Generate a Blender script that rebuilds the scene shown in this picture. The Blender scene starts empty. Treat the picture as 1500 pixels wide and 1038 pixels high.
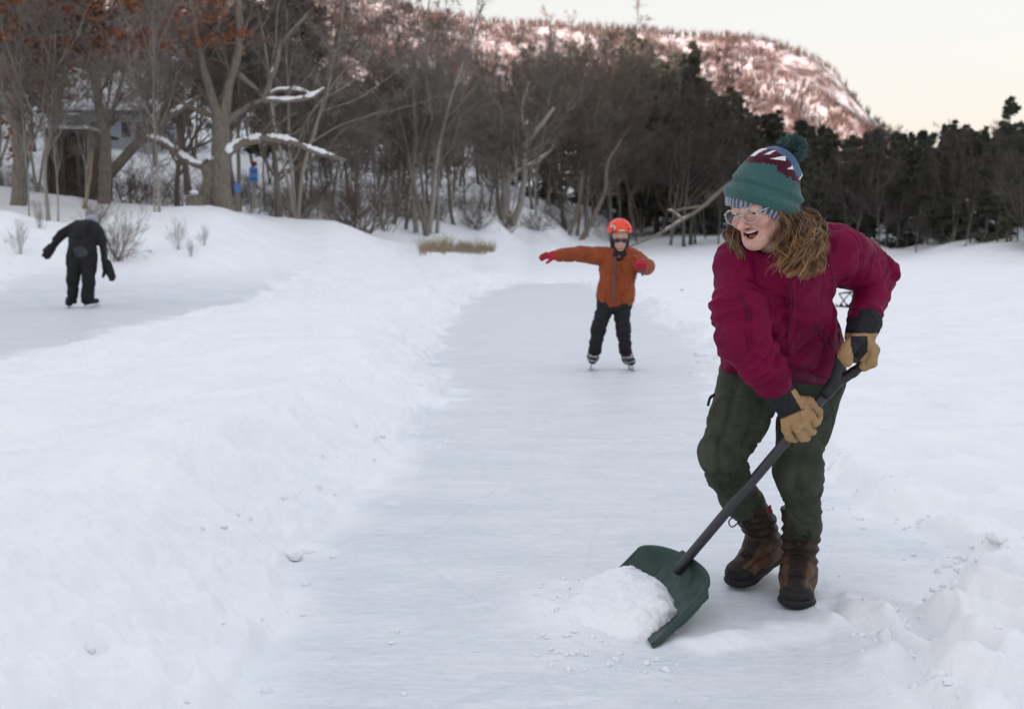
import bpy, math, random
import numpy as np
from mathutils import Vector, Matrix
rng = np.random.default_rng(7)
random.seed(7)
SC = bpy.context.scene
COL = SC.collection
# ------------------------------------------------------------------ camera geometry
F = 1667.0; CX, CY, HOR = 750.0, 519.0, 350.0
CAMH = 1.22
TH = math.atan((CY - HOR) / F)
FW = np.array([0, math.cos(TH), -math.sin(TH)]); UP = np.array([0, math.sin(TH), math.cos(TH)]); RT = np.array([1., 0, 0])
CAM = np.array([0, 0, CAMH])
def ray(px, py):
    return FW + (px - CX) / F * RT + (CY - py) / F * UP
def W(px, py, Y):
    d = ray(px, py); return CAM + d * (Y / d[1])
def G(px, py, z=0.0):
    d = ray(px, py); return CAM + d * ((z - CAMH) / d[2])
def nrm(v):
    v = np.asarray(v, float); return v / (np.linalg.norm(v) + 1e-12)
# ------------------------------------------------------------------ noise
def _h(ix, iy, iz, seed):
    n = (ix.astype(np.uint32) * np.uint32(374761393) + iy.astype(np.uint32) * np.uint32(668265263)
         + iz.astype(np.uint32) * np.uint32(2147483647 - 1274126177) + np.uint32((seed * 1013904223) & 0xffffffff))
    n = (n ^ (n >> np.uint32(13))) * np.uint32(1274126177)
    n = (n ^ (n >> np.uint32(16))) * np.uint32(2246822519)
    n = n ^ (n >> np.uint32(15))
    return (n & np.uint32(0xffffff)).astype(np.float32) / np.float32(0xffffff)
def vnoise(p, seed=0):
    p = np.asarray(p, np.float32); f = np.floor(p); i = f.astype(np.int64); t = p - f
    t = t * t * t * (t * (t * 6 - 15) + 10)
    x, y, z = i[..., 0], i[..., 1], i[..., 2]
    r = 0
    for dx in (0, 1):
        wx = t[..., 0] if dx else 1 - t[..., 0]
        for dy in (0, 1):
            wy = t[..., 1] if dy else 1 - t[..., 1]
            for dz in (0, 1):
                wz = t[..., 2] if dz else 1 - t[..., 2]
                r = r + _h(x + dx, y + dy, z + dz, seed) * wx * wy * wz
    return r * 2 - 1
def fbm(p, oct=4, seed=0, gain=.5):
    a, s, tot = 1.0, 0, 0
    p = np.asarray(p, np.float32)
    for o in range(oct):
        s = s + a * vnoise(p * (2.03 ** o), seed + o * 17); tot += a; a *= gain
    return s / tot
def ridged(p, oct=3, seed=0):
    a, s, tot = 1.0, 0, 0
    p = np.asarray(p, np.float32)
    for o in range(oct):
        s = s + a * (1 - np.abs(vnoise(p * (2.1 ** o), seed + o * 31)) * 2); tot += a; a *= .5
    return s / tot
def sstep(a, b, x):
    t = np.clip((x - a) / (b - a), 0, 1); return t * t * (3 - 2 * t)
# ------------------------------------------------------------------ objects
ORG = {}
def tag(o, label=None, cat=None, group=None, kind=None):
    if label: o['label'] = label
    if cat: o['category'] = cat
    if group: o['group'] = group
    if kind: o['kind'] = kind
    return o
def empty(name, loc, label=None, cat=None, group=None):
    o = bpy.data.objects.new(name, None); COL.objects.link(o); o.location = tuple(float(v) for v in loc)
    o.empty_display_size = .1
    ORG[o] = np.array(loc, float); return tag(o, label, cat, group)
def mk(name, V, Fc, mat, parent=None, col=None, smooth=True, org=None):
    """V (n,3); Fc: array (m,3|4) or list of such arrays or of tuples"""
    V = np.asarray(V, np.float32)
    if org is None:
        org = ORG[parent] if parent is not None else np.zeros(3)
    V = V - np.asarray(org, np.float32)
    me = bpy.data.meshes.new(name)
    Fl = Fc if isinstance(Fc, list) else [Fc]
    if len(Fl) and isinstance(Fl[0], tuple):
        lens = np.array([len(f) for f in Fl]); idx = np.array([i for f in Fl for i in f])
    else:
        Fl = [np.asarray(f) for f in Fl if len(f)]
        lens = np.concatenate([np.full(len(f), f.shape[1]) for f in Fl]); idx = np.concatenate([f.ravel() for f in Fl])
    me.vertices.add(len(V)); me.vertices.foreach_set('co', V.ravel())
    me.loops.add(len(idx)); me.loops.foreach_set('vertex_index', idx.astype(np.int32))
    me.polygons.add(len(lens))
    st = np.concatenate([[0], np.cumsum(lens)[:-1]])
    me.polygons.foreach_set('loop_start', st.astype(np.int32))
    me.polygons.foreach_set('use_smooth', np.full(len(lens), smooth))
    if col is not None:
        c = np.ones((len(V), 4), np.float32); c[:, :3] = col
        a = me.color_attributes.new('tint', 'FLOAT_COLOR', 'POINT'); a.data.foreach_set('color', c.ravel())
    me.update(calc_edges=True); me.validate()
    me.materials.append(mat)
    o = bpy.data.objects.new(name, me); COL.objects.link(o)
    if parent is not None: o.parent = parent
    elif np.any(org): o.location = tuple(float(v) for v in org)
    ORG[o] = np.array(org, float) if parent is None else np.array(ORG[parent], float)
    return o
def vnormals(V, Fc):
    N = np.zeros_like(V); Fl = Fc if isinstance(Fc, list) else [Fc]
    for f in Fl:
        a, b, c = V[f[:, 0]], V[f[:, 1]], V[f[:, 2]]
        n = np.cross(b - a, c - a)
        if f.shape[1] == 4: n = n + np.cross(c - a, V[f[:, 3]] - a)
        for k in range(f.shape[1]): np.add.at(N, f[:, k], n)
    return N / (np.linalg.norm(N, axis=1, keepdims=True) + 1e-12)
class MB:
    """collects several shapes into one mesh"""
    def __init__(s): s.V = []; s.F = []; s.C = []; s.n = 0
    def add(s, V, Fc, col=None):
        V = np.asarray(V, float); 
        for f in (Fc if isinstance(Fc, list) else [Fc]):
            s.F.append(np.asarray(f) + s.n)
        s.V.append(V); s.n += len(V)
        s.C.append(np.tile(np.array(col if col is not None else (1, 1, 1.)), (len(V), 1)) if col is None or np.ndim(col) == 1 else col)
        return s
    def build(s, name, mat, parent=None, smooth=True, org=None, col=True):
        return mk(name, np.concatenate(s.V), s.F, mat, parent, np.concatenate(s.C) if col else None, smooth, org)
def tubes(P, R, sides, cap=True):
    """P (M,n,3), R (M,n) -> verts, quads"""
    P = np.asarray(P, float); R = np.asarray(R, float)
    if P.ndim == 2: P = P[None]; R = R[None]
    M, n, _ = P.shape
    T = np.gradient(P, axis=1); T /= np.linalg.norm(T, axis=2, keepdims=True) + 1e-12
    m = P[:, -1] - P[:, 0]; m /= np.linalg.norm(m, axis=1, keepdims=True) + 1e-9
    ref = np.where(np.abs(m[:, 2:3]) < .8, np.array([[0, 0, 1.]]), np.array([[1., 0, 0]]))[:, None, :]
    U = np.cross(T, ref); U /= np.linalg.norm(U, axis=2, keepdims=True) + 1e-9
    for i in range(1, n):
        U[:, i] = U[:, i - 1] - T[:, i] * np.sum(U[:, i - 1] * T[:, i], axis=1, keepdims=True)
        U[:, i] /= np.linalg.norm(U[:, i], axis=1, keepdims=True) + 1e-9
    Wv = np.cross(T, U)
    a = np.arange(sides) / sides * 2 * math.pi
    V = P[:, :, None, :] + R[:, :, None, None] * (U[:, :, None, :] * np.cos(a)[None, None, :, None] + Wv[:, :, None, :] * np.sin(a)[None, None, :, None])
    V = V.reshape(-1, 3)
    b = (np.arange(M) * n * sides)[:, None, None] + (np.arange(n - 1) * sides)[None, :, None]
    j = np.arange(sides); j2 = (j + 1) % sides
    q = np.stack([b + j, b + j2, b + sides + j2, b + sides + j], -1).reshape(-1, 4)
    if cap and M < 60:
        caps = []
        V = list(V)
        for m_ in range(M):
            for e, fl in ((0, 1), (n - 1, 0)):
                V.append(P[m_, e]); c = len(V) - 1; o = m_ * n * sides + e * sides
                for k in range(sides):
                    k2 = (k + 1) % sides
                    caps.append((o + k2, o + k, c) if fl else (o + k, o + k2, c))
        return np.array(V), [q, np.array(caps)]
    return V, [q]
def spline(pts, n):
    """Catmull-Rom through pts (k,d) -> (n,d)"""
    p = np.asarray(pts, float); p = np.vstack([2 * p[0] - p[1], p, 2 * p[-1] - p[-2]])
    t = np.linspace(0, len(p) - 3 - 1e-6, n); i = t.astype(int); u = (t - i)[:, None]
    a, b, c, d = p[i], p[i + 1], p[i + 2], p[i + 3]
    return .5 * (2 * b + (c - a) * u + (2 * a - 5 * b + 4 * c - d) * u ** 2 + (3 * b - a - 3 * c + d) * u ** 3)
def box(c, s, R=None):
    v = np.array([[x, y, z] for x in (-1, 1) for y in (-1, 1) for z in (-1, 1)], float) * np.array(s) / 2
    if R is not None: v = v @ np.asarray(R).T
    f = np.array([[0, 1, 3, 2], [4, 6, 7, 5], [0, 4, 5, 1], [2, 3, 7, 6], [0, 2, 6, 4], [1, 5, 7, 3]])
    return v + np.array(c), f
def rbox(c, s, r, R=None, seg=3):
    """rounded box as a superellipsoid-like grid"""
    n = 6 * seg
    th = np.linspace(0, 2 * math.pi, n * 2, endpoint=False); ph = np.linspace(-math.pi / 2, math.pi / 2, n + 1)
    e = .25
    sg = lambda x: np.sign(x) * np.abs(x) ** e
    V = []
    for p in ph:
        V.append(np.stack([sg(np.cos(p)) * sg(np.cos(th)), sg(np.cos(p)) * sg(np.sin(th)), np.full_like(th, sg(np.sin(p)))], 1))
    V = np.concatenate(V) * np.array(s) / 2
    if R is not None: V = V @ np.asarray(R).T
    m = len(th); i, j = np.meshgrid(np.arange(n), np.arange(m), indexing='ij')
    q = np.stack([i * m + j, i * m + (j + 1) % m, (i + 1) * m + (j + 1) % m, (i + 1) * m + j], -1).reshape(-1, 4)
    return V + np.array(c), q
def frame(z, x=None):
    """rotation matrix with columns X,Y,Z; Z along z, X near x"""
    z = nrm(z); x = np.array(x if x is not None else (1, 0, 0), float)
    x = nrm(x - z * np.dot(x, z)); y = np.cross(z, x); return np.stack([x, y, z], 1)
# ------------------------------------------------------------------ implicit surfaces
class SDF:
    def __init__(s, lo, hi, h):
        s.lo = np.array(lo, float); s.h = h
        s.n = np.ceil((np.array(hi) - s.lo) / h).astype(int) + 1
        s.F = np.full(s.n, 1.0, np.float32)
        s.ax = [(s.lo[i] + np.arange(s.n[i]) * h).astype(np.float32) for i in range(3)]
    def _sub(s, lo, hi):
        a = np.clip(np.floor((np.array(lo) - s.lo) / s.h).astype(int), 0, s.n)
        b = np.clip(np.ceil((np.array(hi) - s.lo) / s.h).astype(int) + 1, 0, s.n)
        if np.any(b <= a): return None
        sl = tuple(slice(a[i], b[i]) for i in range(3))
        return sl, s.ax[0][sl[0]][:, None, None], s.ax[1][sl[1]][None, :, None], s.ax[2][sl[2]][None, None, :]
    def _op(s, sl, d, k, op):
        A = s.F[sl]
        if op == 'u':
            if k > 0:
                t = np.clip(.5 + .5 * (A - d) / k, 0, 1); s.F[sl] = A + (d - A) * t - k * t * (1 - t)
            else: s.F[sl] = np.minimum(A, d)
        else:
            d = -d
            if k > 0:
                t = np.clip(.5 - .5 * (A - d) / k, 0, 1); s.F[sl] = A + (d - A) * t + k * t * (1 - t)
            else: s.F[sl] = np.maximum(A, d)
    def cone(s, a, b, ra, rb, k=.02, op='u', flat=None):
        """tapered capsule; flat=(axis vector, factor) squeezes it along an axis (factor>1 = thinner)"""
        a = np.asarray(a, float); b = np.asarray(b, float); m = max(ra, rb) + k + 2 * s.h
        g = s._sub(np.minimum(a, b) - m, np.maximum(a, b) + m)
        if g is None: return s
        sl, x, y, z = g
        ab = b - a; L2 = float(ab @ ab) + 1e-12
        px, py, pz = x - a[0], y - a[1], z - a[2]
        t = np.clip((px * ab[0] + py * ab[1] + pz * ab[2]) / L2, 0, 1)
        qx, qy, qz = px - t * ab[0], py - t * ab[1], pz - t * ab[2]
        q2 = qx * qx + qy * qy + qz * qz
        if flat is not None:
            n = nrm(flat[0]); dn = qx * n[0] + qy * n[1] + qz * n[2]; q2 = q2 + dn * dn * (flat[1] ** 2 - 1)
        s._op(sl, (np.sqrt(q2) - (ra + (rb - ra) * t)).astype(np.float32), k, op); return s
    def chain(s, pts, rad, k=.02, op='u', flat=None):
        for i in range(len(pts) - 1): s.cone(pts[i], pts[i + 1], rad[i], rad[i + 1], k if i == 0 else min(k, .01), op, flat)
        return s
    def ell(s, c, r, R=None, k=.02, op='u'):
        c = np.asarray(c, float); r = np.asarray(r, float); m = r.max() + k + 2 * s.h
        g = s._sub(c - m, c + m)
        if g is None: return s
        sl, x, y, z = g
        px, py, pz = x - c[0], y - c[1], z - c[2]
        if R is not None:
            R = np.asarray(R); px, py, pz = (px * R[0, i] + py * R[1, i] + pz * R[2, i] for i in range(3))
        k0 = np.sqrt((px / r[0]) ** 2 + (py / r[1]) ** 2 + (pz / r[2]) ** 2)
        k1 = np.sqrt((px / r[0] ** 2) ** 2 + (py / r[1] ** 2) ** 2 + (pz / r[2] ** 2) ** 2) + 1e-9
        s._op(sl, (k0 * (k0 - 1) / k1).astype(np.float32), k, op); return s
    def plane(s, p, n, k=.004):
        """cuts away the side the normal points to"""
        n = nrm(n); p = np.asarray(p, float)
        d = (s.ax[0][:, None, None] - p[0]) * n[0] + (s.ax[1][None, :, None] - p[1]) * n[1] + (s.ax[2][None, None, :] - p[2]) * n[2]
        s._op((slice(None),) * 3, (-d).astype(np.float32), k, 's'); return s
    def mesh(s, disp=None, smooth=1):
        Fd = s.F; Fd[0] = Fd[-1] = 1; Fd[:, 0] = Fd[:, -1] = 1; Fd[:, :, 0] = Fd[:, :, -1] = 1
        S = Fd < 0
        c = np.zeros(np.array(S.shape) - 1, np.int8)
        O = [(i, j, k) for i in (0, 1) for j in (0, 1) for k in (0, 1)]
        sh = c.shape
        for o in O: c += S[o[0]:o[0] + sh[0], o[1]:o[1] + sh[1], o[2]:o[2] + sh[2]]
        mask = (c > 0) & (c < 8)
        ci = np.argwhere(mask); idx = np.full(sh, -1, np.int64); idx[mask] = np.arange(len(ci))
        acc = np.zeros((len(ci), 3)); cnt = np.zeros(len(ci))
        for a in O:
            for ax in range(3):
                if a[ax]: continue
                b = list(a); b[ax] = 1
                fa = Fd[ci[:, 0] + a[0], ci[:, 1] + a[1], ci[:, 2] + a[2]]; fb = Fd[ci[:, 0] + b[0], ci[:, 1] + b[1], ci[:, 2] + b[2]]
                cr = (fa < 0) != (fb < 0)
                t = np.where(cr, fa / np.where(cr, fa - fb, 1), 0)
                p = np.tile(np.array(a, float), (len(ci), 1)); p[:, ax] += t
                acc[cr] += p[cr]; cnt[cr] += 1
        V = (ci + acc / cnt[:, None]) * s.h + s.lo
        Q = []
        for ax in range(3):
            u, v = (ax + 1) % 3, (ax + 2) % 3
            A = np.moveaxis(S, [ax, u, v], [0, 1, 2]); I = np.moveaxis(idx, [ax, u, v], [0, 1, 2])
            ch = A[:-1, 1:-1, 1:-1] != A[1:, 1:-1, 1:-1]
            e = np.argwhere(ch); i, j, k = e[:, 0], e[:, 1] + 1, e[:, 2] + 1
            q = np.stack([I[i, j - 1, k - 1], I[i, j, k - 1], I[i, j, k], I[i, j - 1, k]], 1)
            fl = ~A[i, j, k]; q[fl] = q[fl][:, ::-1]; Q.append(q)
        Q = np.concatenate(Q)
        E = np.concatenate([Q[:, [0, 1]], Q[:, [1, 2]], Q[:, [2, 3]], Q[:, [3, 0]]])
        for _ in range(smooth):
            for lam in (.5, -.52):
                A = np.zeros_like(V); n = np.zeros(len(V))
                np.add.at(A, E[:, 0], V[E[:, 1]]); np.add.at(n, E[:, 0], 1)
                np.add.at(A, E[:, 1], V[E[:, 0]]); np.add.at(n, E[:, 1], 1)
                V = V + lam * (A / n[:, None] - V)
        if disp is not None:
            N = vnormals(V, Q); V = V + N * disp(V)[:, None]
        return V, Q
# ------------------------------------------------------------------ materials
MATS = {}
def pmat(name, base, rough=.7, var=.15, scale=8, bump=0, bscale=40, attr=False, spec=.3, second=None, sheen=0, detail=5, metal=0, stretch=None, sss=0, bdist=.01):
    m = bpy.data.materials.new(name); m.use_nodes = True; nt = m.node_tree; N, L = nt.nodes, nt.links
    b = N['Principled BSDF']; b.inputs['Roughness'].default_value = rough; b.inputs['Specular IOR Level'].default_value = spec
    b.inputs['Metallic'].default_value = metal
    if sheen: b.inputs['Sheen Weight'].default_value = sheen
    if sss:
        b.inputs['Subsurface Weight'].default_value = sss; b.inputs['Subsurface Radius'].default_value = (1, .35, .2); b.inputs['Subsurface Scale'].default_value = .006
    tc = N.new('ShaderNodeTexCoord'); src = tc.outputs['Object']
    if stretch:
        mp = N.new('ShaderNodeMapping'); mp.inputs['Scale'].default_value = stretch; L.new(src, mp.inputs['Vector']); src = mp.outputs['Vector']
    n = N.new('ShaderNodeTexNoise'); n.inputs['Scale'].default_value = scale; n.inputs['Detail'].default_value = detail; L.new(src, n.inputs['Vector'])
    base = np.array(base, float)
    lo = np.clip(base * (1 - var), 0, 1); hi = np.clip(base * (1 + var), 0, 1) if second is None else np.array(second)
    if second is not None: lo = base
    r = N.new('ShaderNodeValToRGB'); r.color_ramp.elements[0].position = .32; r.color_ramp.elements[1].position = .68
    if attr:
        r.color_ramp.elements[0].color = (1 - var,) * 3 + (1,); r.color_ramp.elements[1].color = (1 + var,) * 3 + (1,)
        L.new(n.outputs['Fac'], r.inputs['Fac'])
        a = N.new('ShaderNodeVertexColor'); a.layer_name = 'tint'
        mx = N.new('ShaderNodeMix'); mx.data_type = 'RGBA'; mx.blend_type = 'MULTIPLY'; mx.inputs['Factor'].default_value = 1
        L.new(a.outputs['Color'], mx.inputs[6]); L.new(r.outputs['Color'], mx.inputs[7]); L.new(mx.outputs[2], b.inputs['Base Color'])
    else:
        r.color_ramp.elements[0].color = tuple(lo) + (1,); r.color_ramp.elements[1].color = tuple(hi) + (1,)
        L.new(n.outputs['Fac'], r.inputs['Fac']); L.new(r.outputs['Color'], b.inputs['Base Color'])
    if bump:
        n2 = N.new('ShaderNodeTexNoise'); n2.inputs['Scale'].default_value = bscale; n2.inputs['Detail'].default_value = 4; L.new(src, n2.inputs['Vector'])
        bp = N.new('ShaderNodeBump'); bp.inputs['Strength'].default_value = bump; bp.inputs['Distance'].default_value = bdist
        L.new(n2.outputs['Fac'], bp.inputs['Height']); L.new(bp.outputs['Normal'], b.inputs['Normal'])
    MATS[name] = m; return m
# ================================================================== camera, light, sky
SUN_EL = 3.0
SUN_AZ = 215.0      # compass-like: degrees clockwise from +Y; behind the camera, to the left
cam = bpy.data.cameras.new('camera'); camo = bpy.data.objects.new('camera', cam); COL.objects.link(camo)
camo.location = (0, 0, CAMH); camo.rotation_euler = (math.pi / 2 - TH, 0, 0)
cam.sensor_width = 36; cam.sensor_fit = 'HORIZONTAL'; cam.lens = 36 * F / 1500
cam.clip_start = .05; cam.clip_end = 8000
cam.dof.use_dof = True; cam.dof.focus_distance = 3.62; cam.dof.aperture_fstop = 4.5
SC.camera = camo
w = bpy.data.worlds.new('World'); SC.world = w; w.use_nodes = True
nt = w.node_tree; bg = nt.nodes['Background']
sky = nt.nodes.new('ShaderNodeTexSky'); sky.sky_type = 'NISHITA'; sky.sun_disc = False
sky.sun_elevation = math.radians(SUN_EL); sky.sun_rotation = math.radians(SUN_AZ)
sky.air_density = 1.0; sky.dust_density = 2.0; sky.ozone_density = 1.0; sky.altitude = 100
# a thin high veil of winter cloud, warm near the horizon and cool overhead, evens out the clear twilight sky
veil = nt.nodes.new('ShaderNodeMix'); veil.data_type = 'RGBA'; veil.inputs['Factor'].default_value = .9
tcw = nt.nodes.new('ShaderNodeTexCoord'); sep = nt.nodes.new('ShaderNodeSeparateXYZ'); nt.links.new(tcw.outputs['Generated'], sep.inputs[0])
vr = nt.nodes.new('ShaderNodeValToRGB'); nt.links.new(sep.outputs['Z'], vr.inputs['Fac'])
vr.color_ramp.elements[0].position = 0.0; vr.color_ramp.elements[0].color = (.87, .75, .735, 1)
vr.color_ramp.elements[1].position = .9; vr.color_ramp.elements[1].color = (.91, .965, 1.07, 1)
e = vr.color_ramp.elements.new(.16); e.color = (.84, .79, .80, 1)
nt.links.new(sky.outputs[0], veil.inputs[6]); nt.links.new(vr.outputs[0], veil.inputs[7])
nt.links.new(veil.outputs[2], bg.inputs['Color'])
bg.inputs['Strength'].default_value = .15
sl = bpy.data.lights.new('sun', 'SUN'); so = bpy.data.objects.new('sun', sl); COL.objects.link(so)
sl.energy = 1.85; sl.angle = math.radians(.5); sl.color = (1, .75, .69)
az = math.radians(SUN_AZ); el = math.radians(SUN_EL)
sd = Vector((math.sin(az) * math.cos(el), math.cos(az) * math.cos(el), math.sin(el)))
so.rotation_euler = sd.to_track_quat('Z', 'Y').to_euler(); so.location = sd * 300
vs = SC.view_settings; vs.view_transform = 'Standard'; vs.look = 'None'; vs.gamma = 1; vs.use_curve_mapping = False
SC.display_settings.display_device = 'sRGB'
vs.exposure = 2.75
SC.cycles.use_denoising = True; SC.cycles.max_bounces = 6; SC.cycles.diffuse_bounces = 3; SC.cycles.glossy_bounces = 2
SC.cycles.transparent_max_bounces = 8; SC.cycles.transmission_bounces = 4; SC.cycles.caustics_reflective = False; SC.cycles.caustics_refractive = False
# ================================================================== terrain
def poly_px(pts): return np.array([G(x, y)[:2] for x, y in pts])
LANE = poly_px([(250, 1130), (345, 1003), (392, 930), (412, 850), (465, 780), (550, 700), (612, 630), (640, 565), (622, 520), (636, 482),
                (676, 448), (705, 428), (760, 416), (850, 414), (925, 436), (965, 456), (1012, 490), (1036, 528), (1050, 560), (1100, 610), (1185, 668),
                (1215, 712), (1290, 757), (1395, 800), (1424, 830), (1394, 862), (1330, 902), (1345, 950), (1310, 1000), (1340, 1070), (1320, 1150)])
RINK = poly_px([(-500, 640), (-150, 572), (0, 532), (130, 503), (290, 462), (430, 432), (530, 408), (610, 388), (585, 383), (470, 398), (330, 412), (150, 424), (0, 440), (-300, 466), (-600, 520)])
RIDGE = np.array([G(x, y)[:2] for x, y in [(1040, 948), (1110, 936), (1200, 925), (1300, 898)]])
def seg_d(P, A, close=True):
    d = np.full(len(P), 1e9); n = len(A)
    for i in range(n if close else n - 1):
        a, b = A[i], A[(i + 1) % n]; ab = b - a; ap = P - a
        t = np.clip((ap @ ab) / (ab @ ab), 0, 1); d = np.minimum(d, np.hypot(*(ap - t[:, None] * ab).T))
    return d
def inside(P, A):
    r = np.zeros(len(P), bool); n = len(A)
    for i in range(n):
        a, b = A[i], A[(i + 1) % n]
        c = (a[1] > P[:, 1]) != (b[1] > P[:, 1])
        r ^= c & (P[:, 0] < (b[0] - a[0]) * (P[:, 1] - a[1]) / (b[1] - a[1] + 1e-12) + a[0])
    return r
def sdist(P, A): return np.where(inside(P, A), -1, 1) * seg_d(P, A)
# shore profiles: picture column -> (distance along +Y, height)
PROF = [(-500, [(20, 0), (24, 1.2), (30, 3.2), (36, 3.0), (48, 4.2), (70, 9), (110, 17), (200, 34), (400, 60)]),
        (0, [(22, 0), (24.5, .7), (27, 1.87), (30, 1.6), (36, 2.85), (40, 2.7), (48, 4.0), (66, 8), (100, 15), (200, 32), (400, 60)]),
        (80, [(22, 0), (24.5, .55), (27, 1.62), (30, 1.5), (35, 2.5), (40, 2.5), (48, 3.9), (66, 8), (100, 15), (200, 32), (400, 60)]),
        (150, [(21.5, 0), (25, .8), (29, 1.6), (33, 2.05), (36, 2.3), (42, 2.3), (52, 3.8), (70, 8), (100, 14), (200, 30), (400, 58)]),
        (300, [(22, 0), (26, 1.1), (30, 1.88), (33, 2.15), (36, 2.1), (42, 2.2), (52, 3.6), (70, 7), (100, 12), (200, 28), (400, 55)]),
        (470, [(24, 0), (32, 1.2), (37, 1.84), (40, 1.8), (47, 1.8), (56, 3.2), (70, 5.5), (100, 10), (200, 25), (400, 50)]),
        (620, [(30, 0), (40, .8), (44, .96), (50, .85), (58, 1.8), (66, 3.2), (80, 5), (110, 9), (200, 22), (400, 45)]),
        (700, [(40, 0), (48, .55), (54, .75), (60, 1.4), (72, 3.5), (82, 5), (110, 8), (200, 20), (400, 42)]),
        (780, [(52, 0), (64, .7), (70, 1.05), (80, 3.0), (95, 4.2), (130, 8), (200, 18), (400, 40)]),
        (850, [(64, 0), (76, .7), (82, 1.0), (90, 1.8), (105, 4), (140, 8), (200, 16), (400, 36)]),
        (930, [(80, 0), (92, .7), (100, 1.0), (112, 1.7), (130, 4), (160, 8), (220, 14), (400, 30)]),
        (1100, [(75, 0), (80, .45), (90, 1.1), (100, 1.7), (120, 4), (160, 8), (220, 14), (400, 28)]),
        (1300, [(69, 0), (73, .6), (80, 1.4), (95, 3), (120, 5), (160, 8), (400, 22)]),
        (1500, [(54, 0), (57, .6), (64, 1.4), (80, 3), (110, 5), (160, 8), (400, 20)]),
        (1800, [(42, 0), (45, .6), (52, 1.4), (70, 3), (100, 5), (160, 8), (400, 18)])]
PU = np.array([p[0] for p in PROF], float)
def shore_z(x, y):
    x = np.asarray(x, float); y = np.asarray(y, float)
    ys = np.maximum(y, 1e-3)
    # ray() with the pitched camera: px = CX + F*x/depth, depth = distance along the optical axis
    px = CX + F * x / (ys * math.cos(TH))
    px = np.clip(px, PU[0], PU[-1])
    i = np.clip(np.searchsorted(PU, px, side='right') - 1, 0, len(PU) - 2); t = (px - PU[i]) / (PU[i + 1] - PU[i]); t = t * t * (3 - 2 * t)
    Z = np.stack([np.interp(ys, [0] + [q[0] for q in p[1]] + [3000], [0] + [q[1] for q in p[1]] + [p[1][-1][1]]) for p in PROF])
    n = np.arange(Z.shape[1]) if Z.ndim > 1 else 0
    return np.where(y > 0, Z[i, n] * (1 - t) + Z[i + 1, n] * t, 0)
FOOT = [(1375, 602), (1392, 610), (1300, 588), (1330, 597), (1405, 745), (1388, 775), (1490, 795), (1345, 690), (1440, 560), (1290, 650), (1330, 640), (1465, 640),
        (1250, 600), (1420, 690), (1280, 480), (1360, 470), (1440, 480), (1330, 500), (1480, 880), (1440, 905), (1420, 940), (1390, 985)]
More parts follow.
